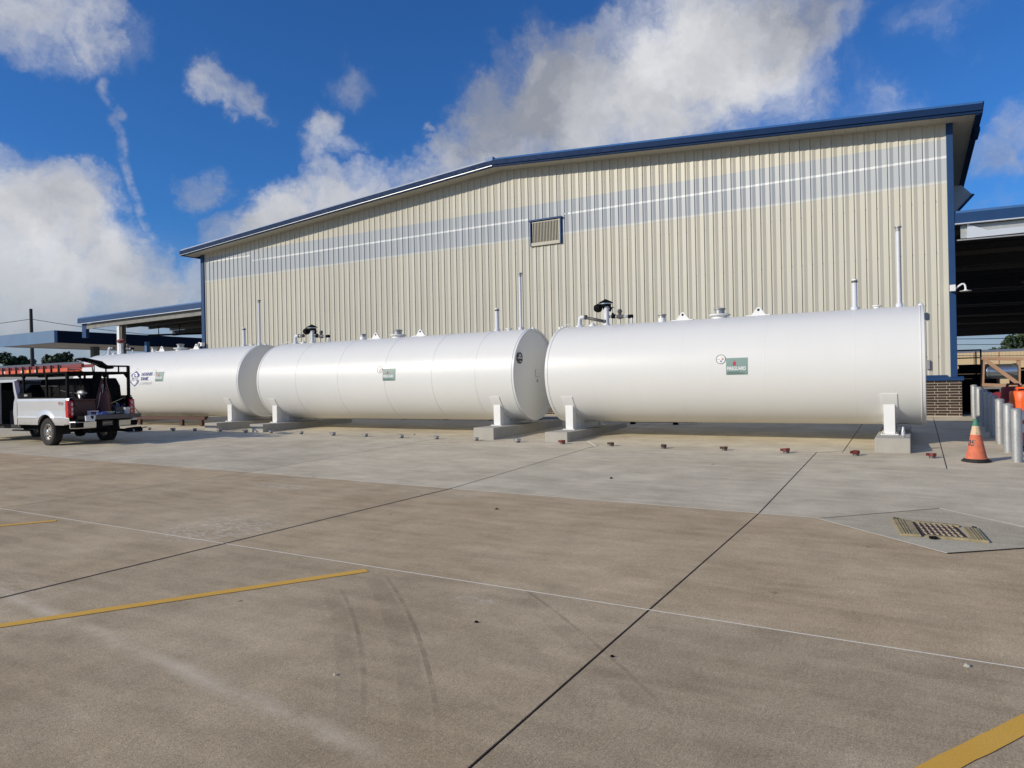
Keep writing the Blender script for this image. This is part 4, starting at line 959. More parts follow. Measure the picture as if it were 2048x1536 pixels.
drum(2.0, 20.3, 1.0, .29, 'shaded dark red drum behind the orange ones', [(.34, .49, .95)], mat=M_netting)
mb = MB(); mb.grid(lambda u, v: (-.75+1.5*u, -.4+.8*v, .42+.12*sin(5*u+3*v)+.06*sin(17*u)*cos(13*v)-.5*max(0, abs(v-.5)*2-.7)), 22, 12, True)
o = mb.build('netting_bundle', M_netting); o.location = (2.2, 22.3, .62); tag(o, 'crumpled dark red netting heap behind the shaded drum', 'netting')

# ================================================================== YARD ON THE RIGHT
ZY = .48
# stacked black pallets
for s_, (x, y, n_, lab) in enumerate(((1.51, 27.0, 10, 'tall stack of black plastic pallets beside the blue corner post'), (2.05, 28.2, 9, 'lower stack of black plastic pallets behind the tall one'))):
    for k in range(n_):
        g = thing('black_pallet', 'black plastic pallet, %s from the bottom of the %s stack' % (ORD[k], ['tall', 'low'][s_]), 'pallet', (x+random.uniform(-.03, .03), y, ZY+k*.150), random.uniform(-.04, .04), group='black plastic pallets stacked in the yard')
        w = .33 if s_ == 0 else .28
        mb = MB(); mb.box((-w, -.4, .10), (w, .4, .145)); mb.build('deck', M_black, g)
        mb = MB(); mb.box((-w, -.4, 0), (w, .4, .03)); mb.build('deck', M_black, g)
        mb = MB()
        mb.box((-w+.02, -.37, .03), (w-.02, .37, .10))
        mb.build('blocks', M_black, g)
g = thing('black_rack', 'black tube rack frame standing behind the pallet stack', 'rack', (1.5, 30, ZY))
for (x0, x1, z0, z1) in ((-.6, .55, 2.02, 2.07), (.50, .55, .0, 2.02), (.36, .40, .0, 2.0), (-.6, .5, 1.75, 1.79)):
    mb = MB(); mb.box((x0, -.03, z0), (x1, .03, z1)); mb.build('tube', M_black, g)
# dark rack table carrying the crate
g = thing('steel_table', 'low dark steel work table under the wooden crate', 'table', (2.95, 25.05, ZY))
mb = MB(); mb.box((-1.25, -.45, .75), (2.2, .45, .81)); mb.build('table_top', M_beam, g)
for x in (-1.2, .4, 2.0):
    mb = MB(); mb.box((x, -.43, 0), (x+.1, -.35, .75)); mb.build('leg', M_black, g)
    mb = MB(); mb.box((x, .35, 0), (x+.1, .42, .75)); mb.build('leg', M_black, g)
mb = MB(); mb.box((-1.1, -.4, .15), (2.1, .4, .6)); mb.build('shelf_stock', M_black, g)
g = thing('wooden_crate', 'open wooden shipping crate frame with diagonal brace', 'crate', (2.17, 24.95, 1.30), scale=.92)
def bar(a, b, w, d, name='slat'):
    a, b = Vector(a), Vector(b); dv = (b-a).normalized(); up = Vector((0, 1, 0)); s_ = dv.cross(up).normalized()*w/2; t_ = up*d/2
    mb = MB(); vs = [a-s_-t_, a+s_-t_, a+s_+t_, a-s_+t_, b-s_-t_, b+s_-t_, b+s_+t_, b-s_+t_]
    mb.add(vs, [(0, 1, 2, 3), (7, 6, 5, 4), (0, 4, 5, 1), (1, 5, 6, 2), (2, 6, 7, 3), (3, 7, 4, 0)]); mb.build(name, M_wood, g)
for y in (-.30, .30):
    bar((-.53, y, .06), (.55, y, .00), .10, .03); bar((-.53, y, .90), (.55, y, .84), .09, .03)
    bar((-.50, y+.02, .04), (-.46, y+.02, .92), .05, .04); bar((.44, y+.02, .04), (.46, y+.02, .88), .05, .04)
bar((-.45, -.335, .86), (.46, -.335, .02), .11, .03, 'diagonal_brace')
for x in (-.48, .45):
    mb = MB(); mb.box((x-.04, -.3, .84), (x+.04, .3, .88)); mb.build('slat', M_wood, g); mb = MB(); mb.box((x-.04, -.3, .0), (x+.04, .3, .05)); mb.build('slat', M_wood, g)
g = thing('steel_cylinder', 'shiny steel cylinder lying inside the wooden crate', 'cylinder', (2.17, 24.95, 1.73), scale=.92)
mb = MB(); mb.lathe([(0, -.42), (.24, -.42), (.25, -.40), (.25, -.34), (.235, -.33), (.235, .30), (.25, .31), (.25, .40), (0, .40)], (0, 0, 0), 'x', 32); mb.build('drum_body', M_steel, g)
mb = MB(); mb.lathe([(0, .40), (.20, .40), (.20, .45), (0, .46)], (0, 0, 0), 'x', 24); mb.build('end_flange', M_straw, g)
g = thing('black_tarp_pile', 'heap of black sheeting behind the crate at the right edge', 'heap', (3.6, 27.2, ZY))
mb = MB(); mb.grid(lambda u, v: (-1+2*u, -.6+1.2*v, 1.05*(1-abs(2*u-1)**3)*(1-abs(2*v-1)**3)+.06*sin(19*u+5*v)), 16, 10, True); mb.build('sheeting', M_black, g)
# more dark stock deep under the canopy
for k in range(7):
    x = 3.0+k*1.1; y = 36+random.uniform(0, 6); mb = MB(); w = random.uniform(.35, .6); h = random.uniform(.8, 1.35)
    mb.box((-w, -.5, 0), (w, .5, h)); mb.box((-w+.05, -.45, h+.02), (w-.05, .45, h+.12)); o = mb.build('covered_load', M_black if k % 2 else M_wood); o.location = (x, y, ZY)
    tag(o, ['black wrapped', 'brown boarded'][1-k % 2]+' load, %s from the left in the dark yard' % ORD[k], 'load', 'covered loads under the right canopy')
# tan fence beyond
g = thing('tan_fence', 'tan vertical board fence beyond the yard on the right', 'fence', (1.0, 86, .45))
for k in range(60):
    x = k*.3
    mb = MB(); mb.box((x+.008, 0, 0), (x+.292, .03, 3.45)); mb.build('board', M_fence, g)
for k in range(9):
    mb = MB(); mb.box((k*2.1-.04, -.05, 0), (k*2.1+.04, -.002, 3.5)); mb.build('fence_post', M_wood, g)
g = thing('low_grey_building', 'long low building with grey metal roof beyond the tan fence', 'building', (0, 104, .45))
mb = MB(); mb.box((-5, 0, 0), (40, 8, 3.5)); mb.build('wall', M_siding, g)
mb = MB(); mb.prism([(-.5, 3.55), (-.5, 3.7), (4, 4.35), (8.5, 3.7), (8.5, 3.55)], 'x', -6, 41); mb.build('roof', M_roofgrey, g)
mb = MB(); mb.box((-6, -.56, 3.28), (41, -.51, 3.46)); mb.build('gutter', M_dkgrey, g)

# ================================================================== TREES, POLES, FAR LEFT
def tree(x, y, z, h, r, lab, seed, n=2600, leaf=.28):
    g = thing('tree', lab, 'tree', (x, y, z), group='dark trees beyond the lot'); rr = random.Random(seed)
    mb = MB(); mb.tube([(0, 0, 0), (.1, 0, h*.35), (-.1, .1, h*.7)], [.35, .25, .1], 8)
    for k in range(7):
        a = rr.uniform(0, 6.28); mb.tube([(0, 0, h*rr.uniform(.3, .5)), (cos(a)*r*.4, sin(a)*r*.4, h*.6), (cos(a)*r*.75, sin(a)*r*.75, h*rr.uniform(.6, .85))], [.15, .1, .03], 6)
    mb.build('trunk', M_bark, g)
    cl = [(rr.gauss(0, r*.42), rr.gauss(0, r*.42), h*.62+rr.gauss(0, h*.15), rr.uniform(.22, .42)*r) for _ in range(26)]
    mb = MB()
    for _ in range(n):
        c_ = rr.choice(cl); d = Vector((rr.gauss(0, 1), rr.gauss(0, 1), rr.gauss(0, 1))).normalized()*c_[3]*rr.uniform(.55, 1.08)
        p = Vector(c_[:3])+d*Vector((1, 1, 1)).x; s = leaf*rr.uniform(.6, 1.5); u = Vector((rr.gauss(0, 1), rr.gauss(0, 1), rr.gauss(0, 1))).normalized(); w = u.cross(Vector((rr.gauss(0, 1), rr.gauss(0, 1), rr.gauss(0, 1)))).normalized()
        mb.add([p-u*s, p-w*s*.6, p+u*s, p+w*s*.6], [(0, 1, 2, 3)])
    o = mb.build('crown', M_leaf, g)
tree(-136.5, 72, .3, 9.0, 2.9, 'dark round tree behind the utility pole at the left', 1, 5200, .34)
tree(-148.0, 71, .3, 8.6, 2.9, 'dark bushy tree at the far left edge', 2, 5200, .34)
tree(-127, 76, .3, 6.6, 2.6, 'low dark bush of trees right of the utility pole', 3, 2600, .3)
tree(-158, 68, .3, 8.4, 3, 'dark tree farthest left, partly out of frame', 12, 2600, .34)
tree(14.2, 116, .5, 7.6, 3.4, 'green tree over the low roof at the right edge', 4, 5200, .26)
tree(11.2, 117, .5, 5.6, 2.0, 'smaller light green tree left of the one at the right edge', 5, 2600, .22)
g = thing('utility_pole', 'tall dark wooden utility pole behind the blue canopy', 'utility pole', (-119, 59, .2))
mb = MB(); mb.tube([(0, 0, 0), (.1, 0, 7), (-.05, 0, 14.6)], [.34, .27, .22], 10); mb.build('pole', M_pole, g)
def wire(pts, lab, r=.045):
    mb = MB(); P = []
    for i in range(len(pts)-1):
        a, b = Vector(pts[i]), Vector(pts[i+1])
        for k in range(9):
            t_ = k/8; q = a.lerp(b, t_); q.z -= 4*t_*(1-t_)*(b-a).length*.012; P.append(q)
    mb.tube(P, r, 5); o = mb.build('power_line', M_wire); tag(o, lab, 'power line', 'overhead power lines')
wire([(-170, 50, 12.9), (-119, 59, 13.2)], 'upper power line left of the utility pole')
wire([(-119, 59, 13.2), (-60, 62, 6.6)], 'power line sloping down from the pole to the right')
wire([(-170, 50, 9.3), (-119, 59, 9.7)], 'lower power line left of the utility pole')
wire([(1.5, 76, 5.0), (30, 76, 5.05)], 'thin power line seen under the right canopy', .03)
wire([(1.5, 84, 4.8), (30, 84, 4.75)], 'second thin power line under the right canopy', .03)
g = thing('small_utility_pole', 'thin distant utility pole above the ladder', 'utility pole', (-122, 88, .2))
mb = MB(); mb.tube([(0, 0, 0), (0, 0, 8.2)], .14, 6); mb.build('pole', M_pole, g); mb = MB(); mb.box((-1, -.06, 7.4), (1, .06, 7.52)); mb.build('crossarm', M_pole, g)
g = thing('gas_canopy', 'flat blue fuel station canopy with pale underside at the left', 'canopy', (-63, 33, 0))
mb = MB(); mb.box((-9, 0, 5.92), (0, .25, 6.95)); mb.build('front_fascia', M_canopyblue, g)
mb = MB(); mb.box((-.25, .252, 5.92), (0, 32, 6.95)); mb.build('side_fascia', M_canopyshade, g)  # faces away from the sun; shade is in its colour
mb = MB(); mb.box((-9, .252, 5.92), (-8.75, 31.74, 6.95)); mb.build('side_fascia', M_canopyblue, g)
mb = MB(); mb.box((-9, 31.75, 5.92), (-.26, 32, 6.95)); mb.build('back_fascia', M_blue, g)
mb = MB(); mb.box((-8.74, .26, 5.95), (-.26, 31.7, 6.1)); mb.build('underside', M_canopyunder, g)
mb = MB(); mb.box((-8.74, .26, 6.6), (-.26, 31.7, 6.7)); mb.build('deck', M_roofgrey, g)
for (x, y) in ((-4.5, 6.0), (-4.5, 25)):
    mb = MB(); mb.box((x-.28, y-.28, .1), (x+.28, y+.28, 5.95)); mb.build('column', simple('column_grey_green', (.09, .12, .115), .6) if x > -10 and y < 10 else M_dkgrey, g)
for k in range(6):
    mb = MB(); y = 3+k*4.8; mb.box((-5, y, 5.93), (-4.4, y+.6, 5.948)); mb.build('ceiling_light', M_white, g)
g = thing('far_grey_building', 'long low grey roofed building behind the ladder at far left', 'building', (-150, 58, .2))
mb = MB(); mb.box((-30, 0, 0), (58, 10, 4.6)); mb.build('wall', M_roofgrey, g)
mb = MB(); mb.prism([(-.6, 4.5), (-.6, 4.7), (5, 6.3), (10.6, 4.7), (10.6, 4.5)], 'x', -31, 59); mb.build('roof', simple('far_roof', (.16, .165, .17), .7), g)

# ================================================================== PICKUP
TX, TY, TS = -20.44, 11.35, .90
tz = gz(-20.4, 10.6)-.005
tr = thing('pickup_truck', 'silver pickup with black ladder rack, open door and loaded bed', 'truck', (TX, TY, tz), 0, scale=TS)
# local: -x is the front of the truck, -y is its left side (facing the camera)
def wheel(x, y, side):
    w = thing('x', '', '', (0, 0, 0)); bpy.data.objects.remove(w)
    mb = MB(); R_, hw = .41, .135
    prof = [(.25, -hw+.02), (.33, -hw), (R_-.03, -hw+.005), (R_, -hw+.035), (R_, hw-.035), (R_-.03, hw-.005), (.33, hw), (.25, hw-.02)]
    mb.lathe(prof, (x, y, R_), 'y', 40)
    for k in range(36):
        a = 2*pi*k/36
        for s in (-1, 1):
            cx, cz = x+(R_+.004)*sin(a+.04*s), R_+(R_+.004)*cos(a+.04*s)
            d = Vector((sin(a), 0, cos(a))); t_ = Vector((cos(a), 0, -sin(a)))
            p = Vector((x, y+s*.06, R_))+d*(R_-.002)
            mb.add([p-t_*.022-Vector((0, .05, 0)), p+t_*.022-Vector((0, .05, 0)), p+t_*.022+Vector((0, .05, 0)), p-t_*.022+Vector((0, .05, 0)), p-t_*.018-Vector((0, .045, 0))+d*.012, p+t_*.018-Vector((0, .045, 0))+d*.012, p+t_*.018+Vector((0, .045, 0))+d*.012, p-t_*.018+Vector((0, .045, 0))+d*.012],
                   [(4, 5, 6, 7), (0, 1, 5, 4), (1, 2, 6, 5), (2, 3, 7, 6), (3, 0, 4, 7)])
    t = mb.build('tyre', M_tyre, None)
    root = bpy.data.objects.new('wheel', t.data); bpy.data.objects.remove(t); COL.objects.link(root); root.parent = tr
    o = side
    mb = MB(); mb.lathe([(.255, o*.10), (.235, o*.115), (.225, o*.06), (.12, o*.035), (.10, o*.08), (.05, o*.09), (0, o*.09)], (x, y, R_), 'y', 36); mb.lathe([(.25, -o*.10), (.2, -o*.02), (0, -o*.02)], (x, y, R_), 'y', 24); mb.build('rim', M_rim, root)
    for k in range(8):
        a = 2*pi*k/8; mb = MB(); mb.lathe([(0, o*.07), (.028, o*.065), (.028, o*.05), (0, o*.05)], (x+.17*sin(a), y, R_+.17*cos(a)), 'y', 8); mb.build('rim_hole', M_black, root)
    mb = MB(); mb.lathe([(.075, o*.08), (.07, o*.13), (.03, o*.145), (0, o*.145)], (x, y, R_), 'y', 16); mb.build('hub', M_chrome, root)
for x in (0, -4.06):
    wheel(x, -.84, -1); wheel(x, .84, 1)
# bed sides with wheel arch
for s in (-1, 1):
    y0, y1 = s*.97, s*1.01
    mb = MB()
    def zlow(x):
        return max(.62, .42+sqrt(max(0, .52**2-x*x))) if abs(x) < .52 else .62+(.03 if x > .9 else 0)
    def yprof(z):
        P_ = [(.60, .955), (.72, .985), (.825, 1.0), (.84, 1.014), (.86, 1.0), (1.05, .992), (1.25, 1.0), (1.36, 1.004), (1.41, .99), (1.44, .95), (1.45, .86)]
        for k in range(len(P_)-1):
            if z <= P_[k+1][0]:
                t_ = (z-P_[k][0])/(P_[k+1][0]-P_[k][0]); return P_[k][1]*(1-t_)+P_[k+1][1]*t_
        return P_[-1][1]
    def bs(u, v):
        x = -1.62+u*(1.20+1.62); zl_ = zlow(x); z = zl_+(1.45-zl_)*v; fl = 0
        d_ = sqrt(x*x+(z-.42)**2)
        if .5 < d_ < .66: fl = .028*(1-abs(d_-.53)/.13) if d_ > .53 else .028
        y = yprof(z)+max(0, fl)
        if x > 1.1: y -= (x-1.1)*.25
        return (x, s*y, z)
    mb.grid(bs, 94, 26, True)
    mb.grid(lambda u, v: (bs(u, 0)[0], s*(abs(bs(u, 0)[1])-.10*v), bs(u, 0)[2]+.004*v), 94, 1)
    mb.build('bed_side', M_silver, tr)
    mb = MB(); mb.prism([(-1.6, .80), (1.15, .80), (1.15, 1.43), (-1.6, 1.43)], 'y', s*.84, s*.90); mb.build('bed_liner', M_black, tr)
    mb = MB(); mb.box((-1.6, s*.80, 1.435), (1.12, s*.985, 1.465)); mb.build('rail_cap', M_black, tr)
    mb = MB(); mb.lathe([(.0, -.16), (.515, -.16), (.515, .24)], (0, s*.72, .42) if s > 0 else (0, s*.72, .42), 'y', 28, True, -pi*.1+pi/2-pi/2, pi*1.1) if 0 else mb.grid(lambda u, v: (.515*cos(pi*1.05-pi*1.1*u), s*(.56+.40*v), .42+.515*sin(pi*1.05-pi*1.1*u)), 24, 1); mb.box((-.5, s*.55, .5), (.5, s*.56, .93)); mb.build('wheel_well', M_well, tr)
    # tail lamps
    mb = MB(); mb.prism([(1.10, .84), (1.235, .86), (1.245, 1.05), (1.215, 1.34), (1.09, 1.37), (1.075, 1.1)], 'y', s*1.022, s*.86); lp = mb.build('tail_lamp', M_lamp, tr); bev(lp, .02, 3)
    for zz_ in (.92, 1.05, 1.19):
        mb = MB(); mb.box((1.225, s*.93, zz_), (1.252, s*.885, zz_+.09)); mb.build('lamp_lens', M_lampw, lp)
    mb = MB(); mb.box((-2.0, s*.98, .42), (-1.0, s*.86, .46)); mb.build('step_bar', M_black, tr)
mb = MB(); mb.box((-1.6, -.84, .80), (1.18, .84, .86)); mb.build('bed_floor', M_black, tr)
mb = MB(); mb.box((-1.66, -.97, .60), (-1.6, .97, 1.45)); mb.build('bed_front', M_silver, tr)
mb = MB(); mb.box((1.19, -.84, .80), (1.80, .84, .90)); mb.build('tailgate', M_black, tr); 
mb = MB(); mb.box((1.80, -.84, .78), (1.83, .84, .905)); mb.build('tailgate_edge', M_dkgrey, tr)
mb = MB(); mb.tube([(1.16, .86, 1.28), (1.74, .845, .90)], .01, 5); mb.tube([(1.16, -.86, 1.28), (1.74, -.845, .90)], .01, 5); mb.build('tailgate_cable', M_black, tr)
# bumper
for s in (-1, 1):
    mb = MB(); mb.prism([(1.24, s*1.01), (1.47, s*.93), (1.50, s*.34), (1.30, s*.34), (1.24, s*.9)], 'z', .52, .74); bev(mb.build('bumper', M_chrome, tr), .03, 3)
    mb = MB(); mb.prism([(1.30, s*1.0), (1.475, s*.94), (1.488, s*.72), (1.44, s*.72)], 'z', .55, .70); mb.build('bumper_corner_pad', M_black, tr)
mb = MB(); mb.box((1.26, -.34, .50), (1.46, .34, .72)); mb.build('bumper_centre', M_black, tr)
mb = MB(); mb.box((1.462, -.16, .58), (1.47, .16, .72)); p = mb.build('license_plate', M_dkgrey, tr)
mb = MB()
for k in range(7): mb.box((1.471, -.13+k*.038, .63), (1.474, -.105+k*.038, .68))
mb.box((1.471, -.15, .585), (1.474, .15, .592)); mb.build('plate_marks', M_grey, p)
mb = MB(); mb.box((.9, -.4, .36), (1.3, .4, .5)); mb.box((1.3, -.05, .40), (1.55, .05, .50)); mb.tube([(-.2, -.7, .41), (-.2, .7, .41)], .06, 8); mb.lathe([(0, -.18), (.15, -.1), (.17, 0), (.15, .1), (0, .18)], (0, 0, .38), 'y', 14); mb.tube([(0, -.75, .41), (0, .75, .41)], .05, 8); mb.box((-4.6, -.45, .45), (1.1, -.35, .60)); mb.box((-4.6, .35, .45), (1.1, .45, .60)); mb.box((-1.9, -.7, .42), (-.9, -.2, .62)); mb.tube([(.3, .62, .40), (1.2, .70, .38), (1.35, .72, .37)], .045, 8); mb.build('chassis', M_black, tr)
# badge
f_ = lambda u, v: (.72+u, -1.0165, 1.22+v)
text_mesh('F', .13, lambda a, b: f_(a, b), 'badge', M_flame, tr, bold=.004); text_mesh('X4', .13, lambda a, b: f_(a+.085, b), 'badge', M_dkgrey, tr)
# cab
def side(s):
    mb = MB()
    # rear pillar and lower quarter behind the open doorway
    mb.prism([(-1.68, .62), (-1.68, 1.30), (-1.60, 1.36), (-1.72, 1.66), (-1.82, 1.98), (-1.90, 1.99), (-1.86, 1.70), (-1.78, 1.45), (-1.86, 1.30), (-1.90, 1.0), (-1.84, .62)], 'y', s*.985, s*.86); mb.build('cab_pillar', M_silver, tr)
    mb = MB(); mb.prism([(-1.9, 1.95), (-1.82, 2.0), (-3.6, 2.0), (-4.3, 1.45), (-4.38, 1.45), (-3.62, 1.94)], 'y', s*.94, s*.86); mb.build('roof_rail', M_silver, tr)
    mb = MB(); mb.prism([(-2.84, .62), (-2.84, 1.94), (-2.96, 1.94), (-2.98, .62)], 'y', s*.96, s*.88); mb.build('door_pillar', M_silver, tr)
    mb = MB(); mb.prism([(-3.0, .62), (-3.0, 1.38), (-4.30, 1.38), (-4.55, 1.30), (-4.57, .62)], 'y', s*.99, s*.90); d = mb.build('front_door', M_silver, tr)
    mb = MB(); mb.prism([(-3.05, 1.39), (-3.05, 1.90), (-3.62, 1.90), (-4.22, 1.42)], 'y', s*.93, s*.91); mb.build('door_glass', M_blackglass, d)
    mb = MB(); mb.box((-3.2, s*.99, 1.18), (-3.38, s*1.02, 1.23)); mb.build('handle', M_black, d)
    if s > 0:
        mb = MB(); mb.prism([(-1.9, .62), (-1.92, 1.38), (-2.83, 1.38), (-2.83, .62)], 'y', .99, .90); mb.prism([(-1.95, 1.39), (-1.95, 1.90), (-2.8, 1.9), (-2.8, 1.39)], 'y', .93, .91); mb.build('rear_door', M_silver, tr)
    mb = MB(); mb.prism([(-4.58, .62), (-4.58, 1.30), (-4.75, 1.28), (-5.35, 1.18), (-5.42, .7), (-4.57-.0, .55)], 'y', s*.99, s*.80); mb.build('front_fender', M_silver, tr)
side(-1); side(1)
mb = MB(); mb.box((-3.65, -.9, 1.985), (-1.86, .9, 2.03)); bev(mb.build('cab_roof', M_silver, tr), .02)
mb = MB(); mb.prism([(-1.74, 1.38), (-1.70, 1.38), (-1.84, 1.96), (-1.87, 1.96)], 'y', -.82, .82); mb.build('rear_window', M_blackglass, tr)
mb = MB(); mb.prism([(-3.64, 1.97), (-3.60, 1.99), (-4.33, 1.44), (-4.36, 1.42)], 'y', -.84, .84); mb.build('windscreen', M_blackglass, tr)
mb = MB(); mb.box((-4.5, -.86, .5), (-1.72, .86, .62)); mb.box((-2.5, -.8, .6), (-1.95, .8, 1.05)); mb.box((-2.1, -.8, 1.0), (-1.9, .8, 1.6)); mb.box((-3.5, -.8, .6), (-3.0, .8, 1.05)); mb.box((-3.1, -.8, 1.0), (-2.98, .8, 1.7)); mb.build('seats', M_dark, tr)
mb = MB(); mb.prism([(-4.36, 1.30), (-4.36, 1.42), (-5.3, 1.28), (-5.45, 1.15), (-5.48, .55), (-5.4, .5), (-4.4, .5)], 'y', -.79, .79); mb.build('hood', M_silver, tr)
mb = MB(); mb.box((-5.56, -.95, .50), (-5.44, .95, .74)); mb.build('front_bumper', M_chrome, tr); mb = MB(); mb.box((-5.50, -.6, .76), (-5.44, .6, 1.12)); mb.build('grille', M_black, tr)
for s in (-1, 1):
    mb = MB(); mb.box((-5.49, s*.62, .85), (-5.40, s*.9, 1.12)); mb.build('headlight', M_pale, tr)
# opened rear door, swung out against the cab
dr = MB(); dr.prism([(-2.86, .64), (-2.86, 1.38), (-3.10, 1.92), (-3.14, 1.92), (-2.95, 1.30), (-2.92, .64)], 'y', -1.0, -1.55); dr.build('open_rear_door', M_silver, tr)
# ladder rack
rk = [((-1.35, -.93), 2.17), ((-.05, -.93), 2.17), ((1.06, -.93), 2.17), ((-1.35, .93), 2.17), ((-.05, .93), 2.17), ((1.06, .93), 2.40)]
for (p_, h_) in rk:
    w_ = .026 if p_[0] < 1 else .036
    mb = MB(); mb.box((p_[0]-w_, p_[1]-w_, 1.45), (p_[0]+w_, p_[1]+w_, h_)); mb.box((p_[0]-.07, p_[1]-.05, 1.45), (p_[0]+.07, p_[1]+.05, 1.47)); mb.build('rack_post', M_black, tr)
def rbar(a, b_, w_=.026):
    mb = MB(); mb.tube([a, b_], w_, 4, smooth=False); mb.build('rack_bar', M_black, tr)
for s in (-1, 1): rbar((-4.2, s*.93, 2.17), (1.06, s*.93, 2.17), .036)
for x in (-3.2, -1.35, -.05, 1.06): rbar((x, -.93, 2.17), (x, .93, 2.17), .04 if x > 1 else .03)
rbar((1.06, .10, 2.38), (1.06, .93, 2.38)); rbar((1.06, .22, 2.17), (1.06, .22, 2.38)); rbar((1.06, .62, 2.17), (1.06, .62, 2.38))
rbar((1.06, .18, 1.45), (1.06, .18, 2.17), .03); rbar((1.06, -.55, 1.75), (1.06, -.55, 2.17), .024)
for (x, y, dy) in ((1.06, .90, -.14), (1.06, .18, .13), (1.06, .18, -.13), (1.06, -.55, -.16)):
    mb = MB(); mb.add([(x-.015, y, 2.15), (x+.015, y, 2.15), (x+.015, y+dy, 2.15), (x-.015, y+dy, 2.15), (x-.015, y, 1.98), (x+.015, y, 1.98)], [(0, 1, 2, 3), (1, 5, 2), (0, 3, 4), (4, 5, 1, 0), (3, 2, 5, 4)]); mb.build('gusset', M_black, tr)
for x in (-1.35, -.05, 1.06):
    for s in (-1, 1):
        if x+s*.12 > 1.1: continue
        rbar((x, -.93, 1.98), (x+s*.15, -.93, 2.15), .014)
rbar((-1.66, -.93, 1.55), (-1.2, -.93, 1.92), .018)
# ladder on the rack
def trk(name, lab, cat, loc, group=None):
    p = Vector((TX, TY, tz))+Vector(loc)*TS
    return thing(name, lab, cat, p, 0, group, TS)
g = trk('extension_ladder', 'orange fiberglass extension ladder on top of the pickup rack', 'ladder', (-1.2, -.72, 2.21))
for y in (-.20, .20):
    mb = MB(); mb.prism([(y-.02, 0), (y+.02, 0), (y+.02, .012), (y-.006, .016), (y-.006, .084), (y+.02, .088), (y+.02, .10), (y-.02, .10)], 'x', -2.7, 2.3); mb.build('rail', M_laddero, g)
    mb = MB(); mb.prism([(y*.86-.02, .11), (y*.86+.02, .11), (y*.86+.02, .12), (y*.86-.006, .125), (y*.86-.006, .185), (y*.86+.02, .19), (y*.86+.02, .20), (y*.86-.02, .20)], 'x', -2.3, 2.95); mb.build('rail', M_ladderr, g)
for k in range(16):
    mb = MB(); x = -2.6+k*.32; mb.tube([(x, -.20, .05), (x, .20, .05)], .018, 6); mb.build('rung', M_grey, g)
for k in range(12):
    x = -2.55+k*.40; mb = MB(); mb.box((x-.03, -.245, -.01), (x+.03, -.222, .20)); mb.build('guide_bracket', M_black, g)
mb = MB(); mb.box((.05, -.226, .015), (.18, -.2225, .085)); mb.build('amber_label', M_amber, g)
for x in (-.30, .52, -1.35): 
    mb = MB(); mb.box((x, -.226, .02), (x+.13, -.2225, .08)); mb.build('white_label', M_pale, g)
mb = MB(); mb.box((2.75, -.20, .10), (2.98, -.12, .215)); mb.box((2.3, -.19, .06), (2.9, -.15, .10)); mb.build('end_bracket', M_ladderr, g)
# things in the bed
g = trk('tool_cabinet', 'large black tool cabinet filling the front of the pickup bed', 'cabinet', (-.35, .28, .86))
mb = MB(); mb.prism([(-1.2, 0), (-1.2, 1.16), (1.0, 1.16), (1.20, .92), (1.26, .55), (1.26, 0)], 'y', -.62, .52); bev(mb.build('cabinet_body', M_black, g), .03)
mb = MB(); mb.box((-1.1, -.635, .62), (-.1, -.622, 1.08)); mb.build('door_panel', M_black, g); mb = MB(); mb.box((.02, -.635, .62), (.9, -.622, 1.08)); mb.build('door_panel', M_black, g)
mb = MB(); mb.tube([(-1.1, -.66, .95), (-.15, -.66, .93)], .012, 5); mb.tube([(0, -.66, .80), (.5, -.68, .72), (.95, -.66, .70)], .012, 5); mb.build('grab_rail', M_dkgrey, g)
g = trk('side_clutter_box', 'long black side box with a pale label on the pickup rail', 'tool box', (-1.0, -.86, 1.465))
mb = MB(); mb.box((-.55, -.10, 0), (.15, .1, .13)); mb.build('box', M_black, g); mb = MB(); mb.box((-.28, -.104, .03), (-.10, -.1005, .09)); mb.build('label_patch', M_grey, g)
g = trk('power_tool', 'black and silver power tool on top of the brown box', 'tool', (.72, -.30, 1.40))
mb = MB(); mb.lathe([(0, -.18), (.09, -.16), (.11, 0), (.08, .12), (0, .2)], (0, 0, .16), 'x', 12); mb.tube([(0, -.1, .1), (.1, -.12, 0)], .04, 6); mb.build('motor', M_grey, g); mb = MB(); mb.tube([(-.15, 0, .18), (-.2, 0, .32), (.1, 0, .34), (.18, 0, .2)], .02, 6); mb.box((-.2, -.15, -.03), (.25, .15, .04)); mb.build('guard', M_black, g)
g = trk('brown_chest', 'dark brown chest at the left side of the pickup bed', 'chest', (.85, -.40, .87))
mb = MB(); mb.box((-.30, -.40, 0), (.30, .22, .46)); bev(mb.build('chest_body', M_brown, g), .01); mb = MB(); mb.box((-.32, -.42, .462), (.32, .24, .51)); bev(mb.build('lid', M_brown, g), .015)
g = trk('black_duct', 'tall black ribbed tube leaning upright in the pickup bed', 'tube', (.86, .02, .87))
mb = MB(); mb.tube([(-.02, -.06, 0), (-.02, -.05, .5), (0, 0, .95), (.02, .05, 1.28)], [.16, .155, .13, .12], 16); mb.build('sleeve', M_black, g)
g = trk('folded_seat_board', 'black padded board tilted on a bracket above the rack', 'board', (.96, -.10, 2.36))
mb = MB(); mb.grid(lambda u, v: (-.25+.5*v, -.42+.95*u, .24-.26*u-(.10*max(0, u-.55))), 8, 2); mb2 = mb
mb = MB(); mb.prism([(-.42, .22), (-.36, .27), (.18, .165), (.32, .06), (.56, -.02), (.50, -.07), (.30, -.02), (.10, .09), (-.36, .20)], 'x', -.22, .16); bev(mb.build('pad', M_black, g), .015)
